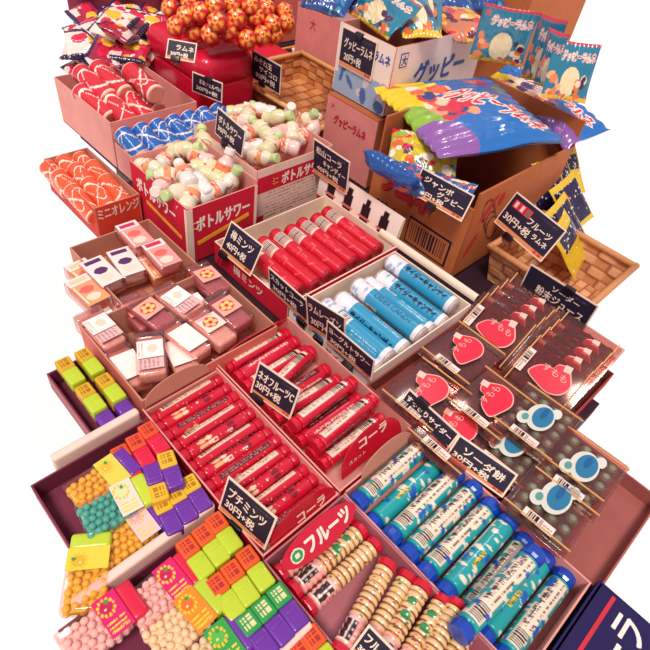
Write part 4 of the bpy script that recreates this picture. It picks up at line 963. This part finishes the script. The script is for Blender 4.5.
for i, (px, py, z) in enumerate(heap):
    M = Matrix.Translation(P(px, py, z)) @ Matrix.Rotation(rr.uniform(-1.9, .9), 4, 'Z') @ Matrix.Rotation(rr.uniform(.1, .6), 4, 'X') @ Matrix.Rotation(rr.uniform(-.3, .3), 4, 'Y')
    solo('candy_bag', hm_[i % 6], f'small {["red", "white", "crimson"][i % 3]} candy bag in the heap by the checked cloth, ' + heap_words(i), 'candy bag', M, 'small candy bags in the heap')
# ---------------------------------------------------------------- red bin with lollipops
solo('plastic_tray', box(.225, .16, .05, GLOSS('#D01438'), c=(0, 0, .025), bev=.012, seg=4), 'low red plastic tray behind the empty woven basket', 'tray', Vector((.895, 1.175, ZT)))
bb = thing('lollipop_bin', 'glossy red plastic bin carrying the lollipop bouquet', 'bin', Vector((.6975, 1.11, ZT)))
me = box(.125, .225, .10, GLOSS('#D01438'), c=(.6975, 1.055, ZT + .05), bev=.012, seg=4)
part('bin', me, bb, Matrix.Identity(4), world=True)
part('lid', box(.130, .230, .07, GLOSS('#D01438'), c=(.6975, 1.055, ZT + .115), bev=.033, seg=6), bb, Matrix.Identity(4), world=True)
lc = Cv(60, 40, '#D2202A')
for k in range(5): lc.ell(k / 5 + .1, .84, .075, .13, '#EE7E2C'); lc.ell(k / 5 + .1, .86, .04, .09, '#F6B640'); lc.ell(k / 5 + .2, .93, .03, .05, '#C81E26')
lc.rect(0, .97, 1, 1, '#F2B848')
T = thing('lollipop', '', 'lollipop')
prof = [(.0180 * math.sin(math.pi * i / 26) * (1 + .0) + .0004, .0160 * -math.cos(math.pi * i / 26)) for i in range(27)]
part('candy', lathe(prof, 56, VCG, canvas=lc, umod=lambda u, v: 1 + .06 * math.cos(u * 2 * math.pi * 5)), T)
part('wrapper', lathe([(.0188 * math.sin(math.pi * (i / 20) ** .9) + .003, -.030 + .046 * i / 20) for i in range(21)], 32, clear_mat('#FF8A7A', .35), umod=lambda u, v: 1 + .10 * math.cos(u * 2 * math.pi * 9) * (1 - v)), T)
part('ruffle', lathe([(.011, -.034), (.004, -.022)], 28, clear_mat('#E84A50', .6), umod=lambda u, v: 1 + .3 * math.cos(u * 2 * math.pi * 7)), T)
part('stick', lathe([(.0014, -.11), (.0014, -.02)], 8, mat('#F0DCD0')), T)
lol = Proto(T, 'lollipops in the bouquet')
centre = P(232, 50, .06)
spots = [(170, 8, .17), (186, 16, .18), (200, 12, .19), (214, 6, .20), (232, 4, .2), (250, 6, .2), (266, 8, .19), (284, 12, .18), (176, 26, .16), (199, 17, .175), (217, 22, .185), (236, 18, .185), (256, 17, .18), (272, 24, .17), (286, 22, .165), (194, 31, .15), (210, 34, .16), (228, 30, .165), (240, 26, .17), (247, 39, .15), (262, 35, .155), (274, 34, .15), (205, 5, .2), (224, -4, .21), (245, -6, .21), (266, -6, .2), (190, 2, .19), (177, -6, .19)]
spots = [s for k, s in enumerate(spots) if all((Vector(s[:2]) - Vector(q[:2])).length > 9 for q in spots[:k])]
def lolly_words(i):
    band = lambda k: 0 if spots[k][1] > 28 else 1 if spots[k][1] > 12 else 2
    mem = sorted([k for k in range(len(spots)) if band(k) == band(i)], key=lambda k: spots[k][0])
    return 'red and orange lollipop in the ' + ['bottom', 'middle', 'top'][band(i)] + ' row of the bouquet, ' + ORD[mem.index(i)] + ' from the left'
for i, (px, py, z) in enumerate(spots):
    p = P(px, py, z * .95); d = (p - centre).normalized() + Vector((-.45, -.25, .15)); d.normalize()
    M = Matrix.Translation(p) @ d.to_track_quat('Z', 'Y').to_matrix().to_4x4() @ Matrix.Rotation(i * 1.3, 4, 'Z')
    lol.put(M, lolly_words(i))
# tags by the bin
price_tag(((180, 41), (207.7, 44), (194.6, 63), (165.4, 57.7)), .135, [('ラムネ', .12, .12, .6, .26), ('30円+税', -.05, -.22, .6, .22)], 'blackboard price tag lying back with a small red picture beside the lollipops', clip=(.35, .02), small=False, pics=None)
price_tag(((193, 66), (223, 84.6), (222, 103), (192.3, 91)), .05, [('ミルクせんべい', .1, .14, .7, .22), ('30円+税', .0, -.2, .7, .22)], 'blackboard price tag hanging on the front of the red bin', clip=(.55, .9), strip=False, small=False)
price_tag(((369, 624), (405, 662), (388, 690), (350, 650)), .0, [('フルーツ', -.05, .16, .7, .26), ('30円+税', -.1, -.2, .6, .2)], 'blackboard price tag cut off by the bottom edge of the picture', clip=None, small=False)

# ---------------------------------------------------------------- baskets
def weave_canvas(nu, nv, a='#CC8A56', b='#B06A3C', gap='#7A3A28'):
    c = Cv(nu * 8, nv * 8, a)
    for i in range(nu):
        for j in range(nv):
            if (i + j) % 2: c.a[j * 8:(j + 1) * 8, i * 8:(i + 1) * 8] = np.array(lin(b))
            c.a[j * 8, i * 8:(i + 1) * 8] = lin(gap); 
            if (i + j) % 2: c.a[j * 8:(j + 1) * 8, i * 8] = lin(gap)
    return c
def basket(label, x0, x1, y0, y1, z1, n=(8, 4), m0=1.0, rimc='#E0A868', tp=.012, pal=('#CC8A56', '#B9743F', '#8A4A30')):
    T = thing('woven_basket', label, 'basket', Vector(((x0 + x1) / 2, (y0 + y1) / 2, ZT)))
    def wall(nm, a0, a1, b0, b1, nn):
        c = weave_canvas(nn, n[1], *pal)
        def fn(u, v):
            p = Vector(b0).lerp(Vector(b1), u).lerp(Vector(a0).lerp(Vector(a1), u), v)
            k = math.sin(u * nn * math.pi) * (1 if int(v * n[1]) % 2 else -1) * .0012
            nrm = (Vector(b1) - Vector(b0)).cross(UP).normalized(); return p + nrm * k
        me = grid(fn, nn * 6, n[1] * 6, VCP, c); part(nm, me, T, Matrix.Identity(4), world=True)
    q = [(x0, y0), (x1, y0), (x1, y1), (x0, y1)]; s = [(x0 + tp, y0 + tp), (x1 - tp, y0 + tp), (x1 - tp, y1 - tp), (x0 + tp, y1 - tp)]
    for k in range(4):
        a0, a1 = (*q[k], z1), (*q[(k + 1) % 4], z1); b0, b1 = (*s[k], ZT + .002), (*s[(k + 1) % 4], ZT + .002)
        L = (Vector(a1) - Vector(a0)).length; wall('woven_side', a0, a1, b0, b1, max(3, int(L / .028)))
    c = weave_canvas(9, 9, *pal)
    part('woven_floor', grid(lambda u, v: (x0 + tp + u * (x1 - x0 - 2 * tp), y0 + tp + v * (y1 - y0 - 2 * tp), ZT + .003 + .001 * math.sin(u * 28) * math.sin(v * 28)), 54, 54, VCP, c), T, Matrix.Identity(4), world=True)
    bm = bmesh.new()
    for k in range(4):
        a = Vector((*q[k], z1)); b_ = Vector((*q[(k + 1) % 4], z1)); d = b_ - a
        r = bmesh.ops.create_cone(bm, segments=10, radius1=.0055, radius2=.0055, depth=d.length + .008, cap_ends=True)
        M = Matrix.Translation((a + b_) / 2) @ d.to_track_quat('Z', 'Y').to_matrix().to_4x4()
        bmesh.ops.transform(bm, matrix=M, verts=r['verts'])
    part('rim', frombm(bm, mat(rimc, rough=.6, bump=.5, bscale=150), smooth=True), T, Matrix.Identity(4), world=True)
    return T
basket('wide shallow woven basket, empty, in front of the pink carton', .778, 1.01, .750, 1.07, .02)
basket('smaller woven basket of dark star-patterned packets at the right', .735, .90, .125, .300, .03, rimc='#C98A58', pal=('#E0A878', '#CC8C5C', '#9A5A3C'))
# packets in it
SC = Cv(50, 60, '#1E1640'); SC.dots(34, '#F0E6D8', r=.018, seed=3); SC.rect(0, .88, 1, 1, '#E0BE30'); SC.rect(0, 0, 1, .10, '#E0BE30'); SC.ell(.3, .66, .16, .08, '#D83040'); SC.rect(0, 0, .05, 1, '#E0BE30'); SC.rect(.95, 0, 1, 1, '#E0BE30')
YB = Cv(50, 60, '#DDB82C'); YB.dots(20, '#F0E6D8', r=.02, seed=3); YB.rect(.1, .5, .95, .8, '#1E1640'); YB.dots(24, '#F0E6D8', r=.018, seed=5, box=(.1, .52, .95, .78))
ms, my = bag_mesh(.078, .095, .005, SC, 70), bag_mesh(.078, .095, .005, YB, 71)
for i, (px, py, z, yaw, mm) in enumerate([(548, 196, .035, -.2, ms), (556, 182, .045, -.1, my), (562, 172, .05, -.3, my), (566, 226, .030, .3, ms), (570, 244, .025, .45, my), (540, 208, .015, .0, ms), (572, 204, .045, .2, ms)]):
    M = Matrix.Translation(P(px, py, z)) @ Matrix.Rotation(yaw, 4, 'Z') @ Matrix.Rotation(.75, 4, 'X') @ Matrix.Rotation(-.25, 4, 'Y')
    solo('star_packet', mm, ['navy star-patterned packet', 'yellow packet with navy star band'][mm is my] + ' ' + ['behind the tag with three pictures', 'standing at the back of the right basket', 'topmost at the back of the right basket', 'right of the tag with three pictures', 'near the front right corner of the basket', 'low behind the others in the basket', 'cut by the right edge of the picture'][i], 'packet', M, 'star-patterned packets in the basket')
# little orange spoon beside the basket
T = thing('paper_scoop', 'white paper scoop with orange handle behind the empty basket', 'scoop', P(298, 55, ZT + .006))
part('cup', lathe([(.004, 0), (.016, .002), (.020, .018), (.0185, .018), (.015, .004), (.002, .003)], 20, PAPER('#F4DCC8')), T)
part('handle', box(.05, .006, .003, PAPER('#E89A3A'), c=(-.03, .01, .02)), T)
